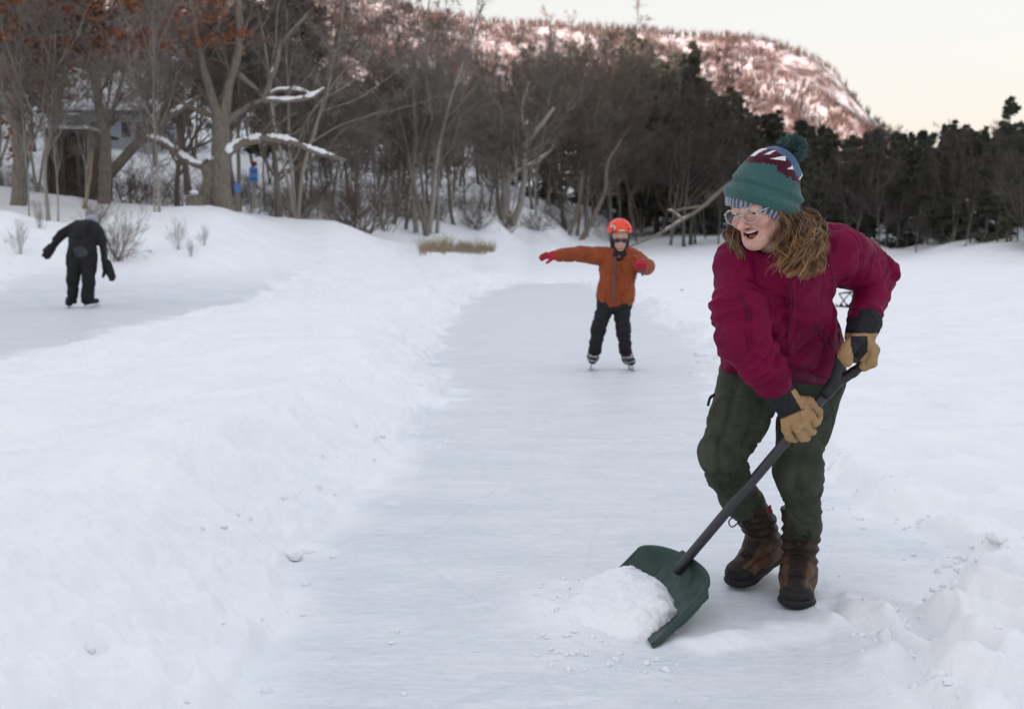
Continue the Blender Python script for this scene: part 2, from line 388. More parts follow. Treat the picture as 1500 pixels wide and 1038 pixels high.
def zground(x, y, want_ice=False):
    x = np.atleast_1d(np.asarray(x, float)); y = np.atleast_1d(np.asarray(y, float)); P2 = np.stack([x, y], 1)
    P3 = np.stack([x, y, np.zeros_like(x)], 1)
    r = np.hypot(x, y)
    z = shore_z(x, y)
    land = sstep(.05, .8, z)
    # gentle undulation of the snow on the banks
    z = z + land * (.10 * fbm(P3 * .35, 3, 3) + .035 * fbm(P3 * 1.3, 3, 5)) * np.clip(r / 30, .5, 3)
    near = r < 70
    bank = np.full(len(x), .10); ice = np.zeros(len(x))
    if near.any():
        Q = P2[near]; Q3 = P3[near]
        wob = .055 * fbm(Q3 * 3.2, 4, 9) * np.clip(r[near] / 5, .6, 4) + .10 * fbm(Q3 * .9, 2, 19) * np.clip(r[near] / 6, .3, 3)
        dl = sdist(Q, LANE) + wob; dr = sdist(Q, RINK) + wob * 1.5
        d = np.minimum(dl, dr)
        left = (Q[:, 0] < .2 + .02 * Q[:, 1])                 # the big shovelled bank lies left of the lane
        wl = sstep(.35, -.25, Q[:, 0] - (-.1 + .0 * Q[:, 1]))
        wl = np.where(Q[:, 1] > 9, sstep(.8, -.2, Q[:, 0] + .25), wl)
        H = .075 + .05 * fbm(Q3 * .8, 2, 23) + wl * (.13 + .06 * fbm(Q3 * .55, 2, 29))
        width = .14 + wl * .55
        rise = sstep(-.01, 1, dl / width)
        crest = np.exp(-((dl - width * 1.0) / (width * .8)) ** 2) * (.025 + .08 * wl)
        h1 = H * rise + crest * sstep(0, .05, dl)
        rr = sstep(0, .55, dr); h2 = (.09 + .03 * fbm(Q3 * 1.1, 2, 41)) * rr + .05 * np.exp(-((dr - .3) / .25) ** 2)
        hb = np.minimum(h1, np.where(dr < 1.8, np.maximum(h2, h1 * sstep(.2, 1.8, dr)) * rr, h1))
        en = .14 * fbm(Q3 * 5, 4, 49) * np.clip(Q[:, 1] / 5, .6, 2); ic = np.maximum(sstep(.08, -.24, dl + en), sstep(.1, -.4, dr + en))
        # churned snow: lumps near the edge of the lane, softer further out
        rough = np.exp(-np.maximum(dl, 0) / .5) * sstep(-.02, .08, dl) * (.35 + .65 * wl)
        lump = np.maximum(0, fbm(Q3 * 4.5, 4, 51)) * .15 + np.maximum(0, fbm(Q3 * 12, 3, 53)) * .055
        hb = hb + rough * lump + sstep(0, .2, d) * (.019 * fbm(Q3 * 4.5, 4, 61) + .010 * fbm(Q3 * 17, 3, 63)) * (1 + .8 * wl)
        hb = hb + sstep(0.05, .3, d) * .03 * np.maximum(0, fbm(Q3 * np.array([7, 7, 1]), 2, 71) - .22) * (.3 + wl)
        # ridge of pushed snow across the near end of the lane
        dd = seg_d(Q, RIDGE, False) + .05 * fbm(Q3 * 6, 3, 77)
        rg = np.exp(-(np.maximum(dd, 0) / .075) ** 2)
        hb = hb + rg * (.022 + .022 * fbm(Q3 * 9, 3, 79)) * sstep(-.15, .25, Q[:, 0])
        ic = ic * (1 - sstep(.15, .7, rg) * sstep(-.15, .25, Q[:, 0]) * .9)
        hp = np.exp(-(((Q[:, 0] - .21) / .20) ** 2 + ((Q[:, 1] - 3.68) / .34) ** 2) ** 1.3); ic = ic * (1 - hp * np.clip(.85 + .8 * fbm(Q3 * 6, 3, 78), 0, 1)); hb = hb + hp * (.034 + .022 * fbm(Q3 * 8, 3, 80) + .012 * fbm(Q3 * 26, 2, 82))
        # prints and sledge grooves in the snow on the right
        for k, (a, b) in enumerate(FOOT):
            c = G(a, b)[:2]; s = .075 + .02 * (k % 3); u = (Q - c) @ np.array([[.8, -.6], [.6, .8]]) / np.array([s, s * 1.6])
            q = np.sum(u * u, 1); hb = hb - .06 * np.exp(-q ** 2) + .012 * np.exp(-((np.sqrt(q) - 1.4) / .4) ** 2)
        for a, b, wd, dp in (((1215, 895), (1560, 1060), .035, .028), ((1270, 880), (1620, 1030), .03, .02), ((1330, 985), (1540, 1110), .05, .04)):
            dd = seg_d(Q, np.array([G(*a)[:2], G(*b)[:2]]), False) + .03 * fbm(Q3 * 5, 2, 83)
            hb = hb - dp * np.exp(-(dd / wd) ** 2) + dp * .6 * np.exp(-((dd - 2.2 * wd) / wd) ** 2)
        # trampled lumps lower right
        lr = sstep(.95, 1.5, Q[:, 0]) * sstep(4.6, 3.6, Q[:, 1]) * sstep(.0, .15, dl)
        hb = hb + lr * (.008 * np.maximum(0, ridged(Q3 * 5.5, 3, 87)) + .012 * fbm(Q3 * 6, 4, 89))
        # dusting and scrape marks on the ice itself
        hb = hb + ic * (.0030 * fbm(Q3 * np.array([4, 9, 1]), 4, 91) + .0012 * fbm(Q3 * np.array([14, 30, 1]), 2, 93) + .006 * np.maximum(0, fbm(Q3 * np.array([2.2, 6, 1]), 4, 95) - .15))
        bank[near] = hb; ice[near] = ic
    far = ~near
    bank[far] = .10 + .03 * fbm(P3[far] * .3, 2, 97)
    z = z + bank * (1 - .7 * land)
    ice = ice * (1 - land)
    # unseen rise added behind the camera to keep the low sun off the pond
    az = np.arctan2(x, y); back = sstep(math.radians(75), math.radians(105), np.abs(az))
    z = z + back * 32 * sstep(70, 165, r)
    return (z, ice) if want_ice else z
def zg(x, y): return float(zground(x, y)[0])

fine = np.radians(np.linspace(-29, 29, 880)); co = np.radians(np.linspace(29, 331, 70))[1:-1]
ANG = np.concatenate([fine, co])
RAD = np.concatenate([np.geomspace(.1, 2.2, 8)[:-1], np.geomspace(2.2, 12, 430)[:-1], np.geomspace(12, 90, 260)[:-1], np.geomspace(90, 2600, 60)])
A_, R_ = np.meshgrid(ANG, RAD)
gx, gy = (np.sin(A_) * R_).ravel(), (np.cos(A_) * R_).ravel()
gz, gi = zground(gx, gy, True)
m_, n_ = len(ANG), len(RAD)
i, j = np.meshgrid(np.arange(n_ - 1), np.arange(m_), indexing='ij')
gq = np.stack([i * m_ + j, i * m_ + (j + 1) % m_, (i + 1) * m_ + (j + 1) % m_, (i + 1) * m_ + j], -1).reshape(-1, 4)[:, ::-1]
gV = np.concatenate([np.stack([gx, gy, gz], 1), [[0, 0, gz[0]]]])
hub = np.array([(len(gV) - 1, j, (j + 1) % m_) for j in range(m_)])[:, [0, 2, 1]]
# ---- snow / ice material
def snow_material(name, icy):
    m = bpy.data.materials.new(name); m.use_nodes = True; nt = m.node_tree; N, L = nt.nodes, nt.links
    b = N['Principled BSDF']; tc = N.new('ShaderNodeTexCoord')
    def noise(scale, det, stretch=None, rough=.5, dist=0):
        n = N.new('ShaderNodeTexNoise'); n.inputs['Scale'].default_value = scale; n.inputs['Detail'].default_value = det; n.inputs['Roughness'].default_value = rough
        n.inputs['Distortion'].default_value = dist
        mp = N.new('ShaderNodeMapping'); mp.inputs['Scale'].default_value = stretch or (1, 1, 1)
        L.new(tc.outputs['Object'], mp.inputs['Vector']); L.new(mp.outputs['Vector'], n.inputs['Vector']); return n.outputs['Fac']
    def ramp(f, p0, c0, p1, c1):
        r = N.new('ShaderNodeValToRGB'); r.color_ramp.elements[0].position = p0; r.color_ramp.elements[1].position = p1
        r.color_ramp.elements[0].color = c0 + (1,); r.color_ramp.elements[1].color = c1 + (1,); L.new(f, r.inputs['Fac']); return r.outputs['Color']
    def mix(f, a, c, t='MIX'):
        x = N.new('ShaderNodeMix'); x.data_type = 'RGBA'; x.blend_type = t
        if isinstance(f, float): x.inputs['Factor'].default_value = f
        else: L.new(f, x.inputs['Factor'])
        L.new(a, x.inputs[6]); L.new(c, x.inputs[7]); return x.outputs[2]
    snow = ramp(noise(2.2, 5), .3, (.83, .85, .885), .7, (.90, .905, .915))
    if icy:
        # frosted, scraped ice: pale grey with streaks of wiped powder and a few darker patches
        frost = ramp(noise(1.6, 6, (1, 2.4, 1), .6), .28, (.69, .72, .765), .74, (.81, .83, .86))
        streak = ramp(noise(4.2, 7, (.8, 3.2, 1), .68, 1.2), .52, (0, 0, 0), .78, (.85, .85, .85))
        fine_ = ramp(noise(26, 5, (.6, 2.0, 1), .7, .6), .36, (.88, .89, .905), .64, (1, 1, 1))
        vo = N.new('ShaderNodeTexVoronoi'); vo.feature = 'DISTANCE_TO_EDGE'; vo.inputs['Scale'].default_value = 1.0
        mp = N.new('ShaderNodeMapping'); mp.inputs['Scale'].default_value = (.9, .5, 1); mp.inputs['Rotation'].default_value = (0, 0, .5)
        wv = N.new('ShaderNodeTexNoise'); wv.inputs['Scale'].default_value = .8; wm = N.new('ShaderNodeMix'); wm.data_type = 'RGBA'; wm.blend_type = 'ADD'; wm.inputs['Factor'].default_value = .22
        L.new(tc.outputs['Object'], wv.inputs['Vector']); L.new(tc.outputs['Object'], wm.inputs[6]); L.new(wv.outputs['Color'], wm.inputs[7]); L.new(wm.outputs[2], mp.inputs['Vector']); L.new(mp.outputs[0], vo.inputs['Vector'])
        cut = ramp(vo.outputs['Distance'], .0, (.90, .91, .925), .007, (1, 1, 1))
        fine_ = mix(.6, fine_, cut, 'MULTIPLY')
        icec = mix(streak, mix(1.0, frost, fine_, 'MULTIPLY'), snow)
        mm = N.new('ShaderNodeMath'); mm.operation = 'MULTIPLY'
        at = N.new('ShaderNodeVertexColor'); at.layer_name = 'tint'
        sep = N.new('ShaderNodeSeparateColor'); L.new(at.outputs['Color'], sep.inputs[0])
        L.new(mix(sep.outputs[0], snow, icec), b.inputs['Base Color'])
        rm = N.new('ShaderNodeMapRange'); rm.inputs['To Min'].default_value = .75; rm.inputs['To Max'].default_value = .42; L.new(sep.outputs[0], rm.inputs['Value']); L.new(rm.outputs[0], b.inputs['Roughness'])
    else:
        L.new(snow, b.inputs['Base Color']); b.inputs['Roughness'].default_value = .75
    b.inputs['Specular IOR Level'].default_value = .25
    bp = N.new('ShaderNodeBump'); bp.inputs['Strength'].default_value = .55; bp.inputs['Distance'].default_value = .012
    L.new(noise(24, 6, None, .62), bp.inputs['Height'])
    b2 = N.new('ShaderNodeBump'); b2.inputs['Strength'].default_value = .35; b2.inputs['Distance'].default_value = .004
    L.new(noise(150, 3, None, .6), b2.inputs['Height']); L.new(bp.outputs['Normal'], b2.inputs['Normal']); L.new(b2.outputs['Normal'], b.inputs['Normal'])
    MATS[name] = m; return m
M_GROUND = snow_material('snow and scraped ice', True); M_SNOW = snow_material('snow', False)
gc = np.zeros((len(gV), 3)); gc[:-1] = gi[:, None]
ground = tag(mk('snowy_ground', gV, [gq, hub], M_GROUND, None, gc), kind='structure')

# ================================================================== mountain behind the wood
MR = np.array([(-700, -40), (-300, -60), (0, -45), (250, -25), (450, 0), (560, 12), (640, 28), (700, 40), (760, 44), (900, 52), (980, 58), (1060, 61), (1130, 72), (1165, 85), (1190, 98), (1212, 113), (1228, 128), (1240, 146), (1258, 165), (1284, 188), (1320, 215), (1400, 255), (1500, 290), (1800, 330)], float)
YC = 850.0
mx = np.linspace(-760, 560, 460); mv = np.concatenate([np.linspace(0, 1, 150), 1 + np.linspace(0, .8, 30)[1:]])
MX, MVv = np.meshgrid(mx, mv)
def mount(X, v):
    px = CX + F * X / (YC * math.cos(TH)); top = CAMH + (HOR - np.interp(px, MR[:, 0], MR[:, 1])) / F * YC
    Yb = 590 + 60 * np.sin(X * .006) ; Y = Yb + (YC - Yb) * v
    prof = np.where(v <= 1, v ** 1.15, 1 - .35 * (v - 1))
    p = np.stack([X, Y, np.zeros_like(X)], -1)
    rg = ridged(p * np.array([.011, .006, 1]), 4, 5)
    e = np.clip(np.minimum(v, 1.0), 0, 1)
    damp = np.where(v <= 1, np.sin(np.pi * np.clip(v, 0, 1) ** 1.3) ** .8, 0)
    z = top * prof + damp * (13 * rg + 7 * fbm(p * .03, 3, 8)) + 1.5 * fbm(p * .06, 3, 11)
    step = fbm(p * np.array([.012, .012, 1]), 3, 15)
    # rocky shoulder at the right-hand end
    cl = sstep(1150, 1200, px) * sstep(1262, 1235, px) * sstep(.55, .8, v) * sstep(1.02, .95, v)
    z = z + cl * 6 * ridged(p * .03, 3, 18)
    return np.stack([X, Y, z], -1), top
MP, _ = mount(MX, MVv)
a_, b_ = MX.shape
i, j = np.meshgrid(np.arange(a_ - 1), np.arange(b_ - 1), indexing='ij')
mq = np.stack([i * b_ + j, i * b_ + j + 1, (i + 1) * b_ + j + 1, (i + 1) * b_ + j], -1).reshape(-1, 4)
m = bpy.data.materials.new('snowy rocky hillside'); m.use_nodes = True; nt = m.node_tree; N, L = nt.nodes, nt.links; b = N['Principled BSDF']
tc = N.new('ShaderNodeTexCoord')
def mnoise(s, st, d=5):
    n = N.new('ShaderNodeTexNoise'); n.inputs['Scale'].default_value = s; n.inputs['Detail'].default_value = d; n.inputs['Roughness'].default_value = .65
    mp = N.new('ShaderNodeMapping'); mp.inputs['Scale'].default_value = st; L.new(tc.outputs['Object'], mp.inputs['Vector']); L.new(mp.outputs[0], n.inputs['Vector']); return n.outputs['Fac']
r = N.new('ShaderNodeValToRGB'); L.new(mnoise(.05, (1, .6, 1.2)), r.inputs['Fac'])
r.color_ramp.elements[0].position = .40; r.color_ramp.elements[0].color = (.13, .095, .088, 1)
r.color_ramp.elements[1].position = .60; r.color_ramp.elements[1].color = (.60, .57, .57, 1)
e = r.color_ramp.elements.new(.49); e.color = (.29, .24, .23, 1)
L.new(r.outputs['Color'], b.inputs['Base Color']); b.inputs['Roughness'].default_value = .95; b.inputs['Specular IOR Level'].default_value = .1
mountain = tag(mk('mountain', MP.reshape(-1, 3), mq, m), kind='structure')
M_HILLTREE = pmat('far bare woodland', (.085, .058, .05), .95, .35, .05)
# the mountain's own woodland: thousands of tiny bare trees, uncountable from here
cnt = 15000
tx = rng.uniform(-620, 330, cnt * 3); tv = rng.uniform(.1, 1.04, cnt * 3)
dn = fbm(np.stack([tx * .03, tv * 7, tx * 0], 1), 3, 21)
tx, tv = [q[(dn > -.12) | (tv > .97)][:cnt] for q in (tx, tv)]
tp, _ = mount(tx, tv)
hh = rng.uniform(4, 8.5, len(tx))[:, None]
V = []; Fc = []; nn = 0
for k in range(7):
    a = rng.uniform(0, 2 * math.pi, len(tx)); sp = rng.uniform(.05, .42, len(tx)); lift = rng.uniform(.0, .35, len(tx)) if k else np.zeros(len(tx)); wd = rng.uniform(.02, .055, len(tx))
    base = tp + np.stack([np.zeros_like(a), np.zeros_like(a), lift * hh[:, 0] - .3], 1)
    tip = base + hh * np.stack([np.cos(a) * sp, np.sin(a) * sp, (1 - lift) * (1 - .5 * sp)], 1)
    side = hh * np.stack([wd + a * 0, a * 0, a * 0], 1)
    V += [base - side * .6, base + side * .6, tip]
    Fc.append(np.stack([np.arange(len(tx)) + nn, np.arange(len(tx)) + nn + len(tx), np.arange(len(tx)) + nn + 2 * len(tx)], 1)); nn += 3 * len(tx)
tag(mk('hillside_woodland', np.concatenate(V), Fc, M_HILLTREE, smooth=False), 'sparse bare woodland covering the pink sunlit mountain', 'woodland', kind='stuff')
# ================================================================== trees
M_BARK = pmat('grey-brown bark', (.13, .11, .092), .95, .35, 22, .6, 60, stretch=(1, 1, .25), second=(.24, .208, .175))
M_BARKP = pmat('pale grey bark', (.22, .20, .18), .95, .3, 30, .5, 60, stretch=(1, 1, .15), second=(.34, .32, .285))
M_TWIG = pmat('brown twigs', (.155, .122, .098), .95, .3, 3)
M_TWIGG = pmat('grey twigs', (.185, .163, .142), .95, .3, 3)
M_BARKD = pmat('dark bark', (.085, .078, .07), .95, .3, 30, second=(.15, .138, .125))  # plain darker bark tone for the trees on the far shore
M_TWIGD = pmat('dark twigs', (.092, .082, .074), .95, .3, 3)
M_NEEDLE = pmat('dark pine needles', (.082, .092, .070), .9, .5, 9)
M_HEM = pmat('hemlock needles', (.080, .088, .070), .9, .4, 9)
M_OAKLEAF = pmat('dead oak leaves', (.13, .050, .026), .9, .45, 6, second=(.23, .09, .045))
M_GRASS = pmat('dry grass', (.30, .235, .16), .9, .3, 12, second=(.44, .36, .26))
def grow(starts, dirs, lens, rads, n, wander, up, r, taper=.25):
    """polylines by steps with wandering direction; all vectorised"""
    M = len(starts); P = np.zeros((M, n, 3)); P[:, 0] = starts; d = dirs / np.linalg.norm(dirs, axis=1, keepdims=True)
    st = lens / (n - 1)
    for i in range(1, n):
        d = d + r.normal(0, wander, (M, 3)); d[:, 2] += up; d /= np.linalg.norm(d, axis=1, keepdims=True)
        P[:, i] = P[:, i - 1] + d * st[:, None]
    t = np.linspace(0, 1, n)[None, :]
    return P, rads[:, None] * (1 - t * (1 - taper))
def spawn(P, R, k, t0, t1, ang, lr, rr, r, jit=.3, lens=None, flat=0, tpow=1.0):
    """k children on each polyline"""
    M, n, _ = P.shape
    t = t0 + (t1 - t0) * r.random((M, k)) ** tpow; f = t * (n - 1); i = np.clip(f.astype(int), 0, n - 2); u = (f - i)[..., None]
    m = np.arange(M)[:, None]
    S = P[m, i] * (1 - u) + P[m, i + 1] * u; T = P[m, i + 1] - P[m, i]; T /= np.linalg.norm(T, axis=2, keepdims=True) + 1e-9
    q = r.normal(0, 1, (M, k, 3)); 
    if flat: q[..., 2] *= flat
    q -= T * np.sum(q * T, 2, keepdims=True); q /= np.linalg.norm(q, axis=2, keepdims=True) + 1e-9
    a = ang * (1 + jit * r.normal(0, 1, (M, k, 1)))
    D = T * np.cos(a) + q * np.sin(a)
    L = np.linalg.norm(P[:, -1] - P[:, 0], axis=1)[:, None] * lr * (1.15 - .75 * t) * (1 + .3 * r.normal(0, 1, (M, k))).clip(.4, 1.8)
    Rr = (R[m, i] * (1 - u[..., 0]) + R[m, i + 1] * u[..., 0]) * rr
    return S.reshape(-1, 3), D.reshape(-1, 3), L.ravel(), Rr.ravel()
def bare_tree(seed, spread=.6, trunk_r=.016, clear=.25, limbs=11, sub=7, twig=9, lean=0, forks=1, crook=.10, fine=6):
    r = np.random.default_rng(seed)
    S = np.zeros((forks, 3)); D = np.tile([[lean, 0, 1.]], (forks, 1)) + (r.normal(0, .16, (forks, 3)) * [1, 1, .2] if forks > 1 else 0)
    P0, R0 = grow(S, D, np.full(forks, .95) * r.uniform(.85, 1.05, forks), np.full(forks, trunk_r / forks ** .35), 14, crook * .55, .05, r, .18)
    R0[:, 0] *= 1.35
    P1, R1 = grow(*spawn(P0, R0, limbs, clear, .97, spread, .55, .55, r), 9, crook * 1.3, .06, r, .2)
    P2, R2 = grow(*spawn(P1, R1, sub, .2, 1, .75, .45, .55, r), 6, crook * 1.6, .05, r, .25)
    P3, R3 = grow(*spawn(P2, R2, twig, .1, 1, .7, .5, .6, r), 4, .16, .04, r, .4)
    P4, R4 = grow(*spawn(P3, R3, fine, .1, 1, .7, .6, .75, r), 3, .15, .03, r, .5)
    R3 = np.maximum(R3, .0006); R4 = np.maximum(R4, .00050)
    T = MB(); C = MB()
    for P, R, s, B in ((P0, R0, 9, T), (P1, R1, 6, T), (P2, R2, 4, C), (P3, R3, 3, C), (P4, R4, 3, C)):
        v, f = tubes(P, R, s, False); B.add(v, f)
    return [('trunk', T), ('crown', C)]
def needle_clumps(pts, size, r, per=7, up=.3):
    M = len(pts); V = []; Fc = []
    for k in range(per):
        d = r.normal(0, 1, (M, 3)); d[:, 2] = d[:, 2] * .6 + up; d /= np.linalg.norm(d, axis=1, keepdims=True)
        s = np.cross(d, r.normal(0, 1, (M, 3))); s /= np.linalg.norm(s, axis=1, keepdims=True) + 1e-9
        sz = size * r.uniform(.6, 1.4, (M, 1)); o = pts + r.normal(0, size * .35, (M, 3))
        V.append(np.stack([o - s * sz * .16, o + s * sz * .16, o + d * sz], 1).reshape(-1, 3))
    V = np.concatenate(V); return V, [np.arange(len(V)).reshape(-1, 3)]
def pine_tree(seed, dense=1.0, width=.22, clear=.2, irregular=.5, droop=-.02, size=.021, conic=1.0):
    r = np.random.default_rng(seed)
    P0, R0 = grow(np.zeros((1, 3)), np.array([[r.normal(0, .03), 0, 1.]]), np.ones(1), np.full(1, .013), 16, .02, .05, r, .12)
    k = int(46 * dense); t = clear + (1 - clear) * np.sort(r.random(k)) ** .9 * .985
    f = t * 15; i = np.clip(f.astype(int), 0, 14); u = (f - i)[:, None]; S = P0[0, i] * (1 - u) + P0[0, i + 1] * u
    a = r.uniform(0, 2 * math.pi, k); el = r.normal(.12, .12, k) + .5 * (t - .4)
    D = np.stack([np.cos(a) * np.cos(el), np.sin(a) * np.cos(el), np.sin(el)], 1)
    Ln = width * ((1 - t) / (1 - clear)) ** conic * (1 + irregular * r.normal(0, .6, k)).clip(.35, 1.8) + .018
    P1, R1 = grow(S, D, Ln, .0042 * (1 - .6 * t), 7, .06, droop, r, .3)
    P2, R2 = grow(*spawn(P1, R1, 9, .15, 1, .9, .42, .6, r, flat=.35), 4, .1, .03, r, .5)
    C = MB()
    w_ = r.random((len(P2), 3)) < .9
    pts = np.concatenate([P2[:, 1][w_[:, 0]], P2[:, 2][w_[:, 1]], P2[:, 3][w_[:, 2]], P1[:, -1], P1[:, -2], P0[:, -1], P0[:, -2]])
    v, fc = needle_clumps(pts, size * .95, r, 17); C.add(v, fc)
    T = MB(); v, fc = tubes(P0, R0, 8, False); T.add(v, fc); v, fc = tubes(P1, R1, 5, False); T.add(v, fc); v, fc = tubes(P2, R2 * .8, 3, False); T.add(v, fc)
    return [('trunk', T), ('crown', C)]
def shrub(seed, stems=26, spread=.5, fine=8, rad=.006):
    r = np.random.default_rng(seed)
    S = r.normal(0, .07, (stems, 3)) * [1, 1, 0]; D = r.normal(0, spread, (stems, 3)); D[:, 2] = 1
    P0, R0 = grow(S, D, r.uniform(.5, 1.05, stems), np.full(stems, rad), 8, .09, .02, r, .3)
    P1, R1 = grow(*spawn(P0, R0, fine, .25, 1, .55, .42, .6, r), 5, .12, .04, r, .4)
    P2, R2 = grow(*spawn(P1, R1, 5, .2, 1, .6, .5, .7, r), 3, .12, .03, r, .5)
    B = MB()
    for P, R, s in ((P0, R0, 5), (P1, np.maximum(R1, .0018), 3), (P2, np.maximum(R2, .0014), 3)):
        v, f = tubes(P, R, s, False); B.add(v, f)
    return B
class Proto:
    def __init__(s, name, parts, mats, snow=None):
        s.name = name; s.root = None; s.parts = []
        for (nm, B), m in zip(parts, mats):
            o = B.build(nm, m, None, col=False); COL.objects.unlink(o); s.parts.append(o)
    def place(s, loc, h, rot, label, cat, group=None, tilt=(0, 0), sx=1.0):
        root = bpy.data.objects.new(s.name, None); COL.objects.link(root); root.location = tuple(float(v) for v in loc); root.rotation_euler = (tilt[0], tilt[1], rot)
        root.scale = (h * sx, h * sx, h); root.empty_display_size = .05
        for p in s.parts:
            c = p.copy(); COL.objects.link(c); c.parent = root
        return tag(root, label, cat, group)
class ProtoOne(Proto):
    def place(s, loc, h, rot, label, cat, group=None, tilt=(0, 0), sx=1.0):
        c = s.parts[0].copy(); COL.objects.link(c); c.location = tuple(float(v) for v in loc); c.rotation_euler = (tilt[0], tilt[1], rot); c.scale = (h * sx, h * sx, h); c.name = s.name
        return tag(c, label, cat, group)
def spot(px, Y, sink=.15):
    x = (px - CX) / F * Y * math.cos(TH) * 1.0
    x = W(px, HOR + 10, Y)[0]
    return np.array([x, Y, zg(x, Y) - sink])
def hgt(px, Y, top): return W(px, top, Y)[2] - zg(W(px, HOR, Y)[0], Y)
BARE = [Proto('bare_tree', bare_tree(11, .68, .0125, .18, 15, 9, 10), (M_BARK, M_TWIG)),
        Proto('bare_tree', bare_tree(12, .6, .011, .22, 10, 8, 9, forks=2), (M_BARK, M_TWIGG)),
        Proto('bare_tree', bare_tree(13, .85, .015, .15, 14, 9, 10, crook=.18), (M_BARK, M_TWIG)),
        Proto('bare_tree', bare_tree(14, .5, .0085, .28, 15, 8, 9, crook=.08), (M_BARKP, M_TWIGG)),
        Proto('bare_tree', bare_tree(15, .62, .0105, .2, 9, 7, 9, forks=3, crook=.11), (M_BARKP, M_TWIGG)),
        Proto('bare_tree', bare_tree(16, .72, .0115, .15, 17, 9, 10, crook=.14), (M_BARK, M_TWIG))]
BARED = [Proto('bare_tree', bare_tree(17, .55, .010, .30, 13, 8, 9, crook=.09), (M_BARKD, M_TWIGD)), Proto('bare_tree', bare_tree(18, .7, .0115, .2, 14, 9, 9, crook=.13), (M_BARKD, M_TWIGD)),
         Proto('bare_tree', bare_tree(19, .6, .010, .25, 9, 8, 9, forks=2), (M_BARK, M_TWIGD))]
PINE = [Proto('pine_tree', pine_tree(31, 1.0, .20, .25, .6), (M_BARK, M_NEEDLE)),
        Proto('pine_tree', pine_tree(32, 1.3, .17, .15, .45), (M_BARK, M_NEEDLE)),
        Proto('pine_tree', pine_tree(33, 1.0, .19, .3, .7, size=.022), (M_BARK, M_NEEDLE)),
        Proto('pine_tree', pine_tree(34, 2.0, .19, .06, .25, -.06, .020, 1.1), (M_BARK, M_HEM)),
        Proto('pine_tree', pine_tree(35, 2.2, .16, .05, .3, -.05, .019, 1.05), (M_BARK, M_HEM))]
SHRUB = [ProtoOne('bare_shrub', [('bare_shrub', shrub(41))], (M_TWIG,)), ProtoOne('bare_shrub', [('bare_shrub', shrub(42, 34, .7, 9))], (M_TWIG,)),
         ProtoOne('bare_shrub', [('bare_shrub', shrub(43, 18, .35, 7))], (M_TWIGG,))]
tr = np.random.default_rng(5)
def U(a, b): return float(tr.uniform(a, b))
# --- far right shore: a dark wall of conifers with bare trees in front
GR = 'dark pines in the wood along the far right shore'; GB = 'bare trees along the far right shore'
TOPS = [(1180, 175), (1230, 188), (1262, 192), (1295, 180), (1330, 186), (1352, 200), (1372, 178), (1400, 172), (1440, 180), (1500, 182), (1560, 176)]
def ytop(px): return float(np.interp(px, [t[0] for t in TOPS], [t[1] for t in TOPS]))
def shoreY(px): return float(np.interp(px, [930, 1100, 1300, 1500, 1800], [92, 78, 72, 56.5, 44]))
for row, (dy, n, dt) in enumerate(((4, 22, 26), (10, 24, 6), (17, 22, -2), (30, 20, 4))):
    for k in range(n):
        px = 1165 + (k + U(0, 1)) * 440 / n; Y = shoreY(px) + dy + U(-1.5, 1.5)
        PINE[int(tr.integers(0, 5))].place(spot(px, Y), hgt(px, Y, ytop(px) + dt + abs(U(-6, 12)) + (U(0, 60) if row == 0 else 0)), U(0, 6), 'dark evergreen in the dense wood along the far right shore', 'pine tree', GR, sx=U(.9, 1.5))
for k in range(24):
    px = 1180 + (k + U(0, 1)) * 400 / 24; Y = shoreY(px) + U(.5, 5)
    BARED[int(tr.integers(0, 3))].place(spot(px, Y), hgt(px, Y, ytop(px) + U(8, 85)), U(0, 6), 'thin bare tree at the snowy edge of the far right shore, against dark evergreens', 'bare tree', GB, sx=U(.8, 1.15))
Proto('pine_tree', pine_tree(36, 1.7, .22, .12, .35, .0, .020, .95), (M_BARK, M_NEEDLE)).place(spot(1470, 70), hgt(1470, 70, 140), 1.0, 'tallest pine on the far right shore, ragged top clear above the treeline', 'pine tree', sx=1.0)
# --- centre: conifers climbing toward the left, under the mountain
CT = [(880, 70), (925, 42), (950, 78), (975, 80), (1008, 62), (1035, 120), (1060, 135), (1090, 115), (1130, 160), (1170, 185), (1200, 190)]
def ctop(px): return float(np.interp(px, [t[0] for t in CT], [t[1] for t in CT]))
GC = 'dark pines on the slope behind the middle of the pond'
for row, (Y0, n, dt) in enumerate(((112, 11, 55), (122, 13, 22), (134, 13, 0), (145, 12, 8))):
    for k in range(n):
        px = 900 + (k + U(0, 1)) * 330 / n; Y = Y0 + U(-3, 3) - (px - 900) * .06
        PINE[int(tr.integers(0, 5))].place(spot(px, Y), hgt(px, Y, ctop(px) + dt + abs(U(-4, 14))), U(0, 6), 'dark evergreen on the slope under the pink mountain, left of the pompom hat', 'pine tree', GC, sx=U(.9, 1.35))
PINE[1].place(spot(1008, 108), hgt(1008, 108, 62), 0, 'narrow spiky spruce rising above its neighbours against the pink mountain', 'spruce tree', sx=.8)
PINE[3].place(spot(928, 128), hgt(928, 128, 42), 2, 'dark spruce tip beside the bare crowns at the left end of the pink ridge', 'spruce tree', sx=.8)
for k in range(8):
    px = 500 + k * 52 + U(-8, 8); Y = 96 + U(0, 16)
    PINE[int(tr.choice([2, 3, 4]))].place(spot(px, Y), hgt(px, Y, U(120, 200)), U(0, 6), 'dark evergreen half hidden behind the grey bare trees of the middle shore', 'pine tree', 'evergreens behind the bare trees of the middle shore', sx=U(1.0, 1.5))
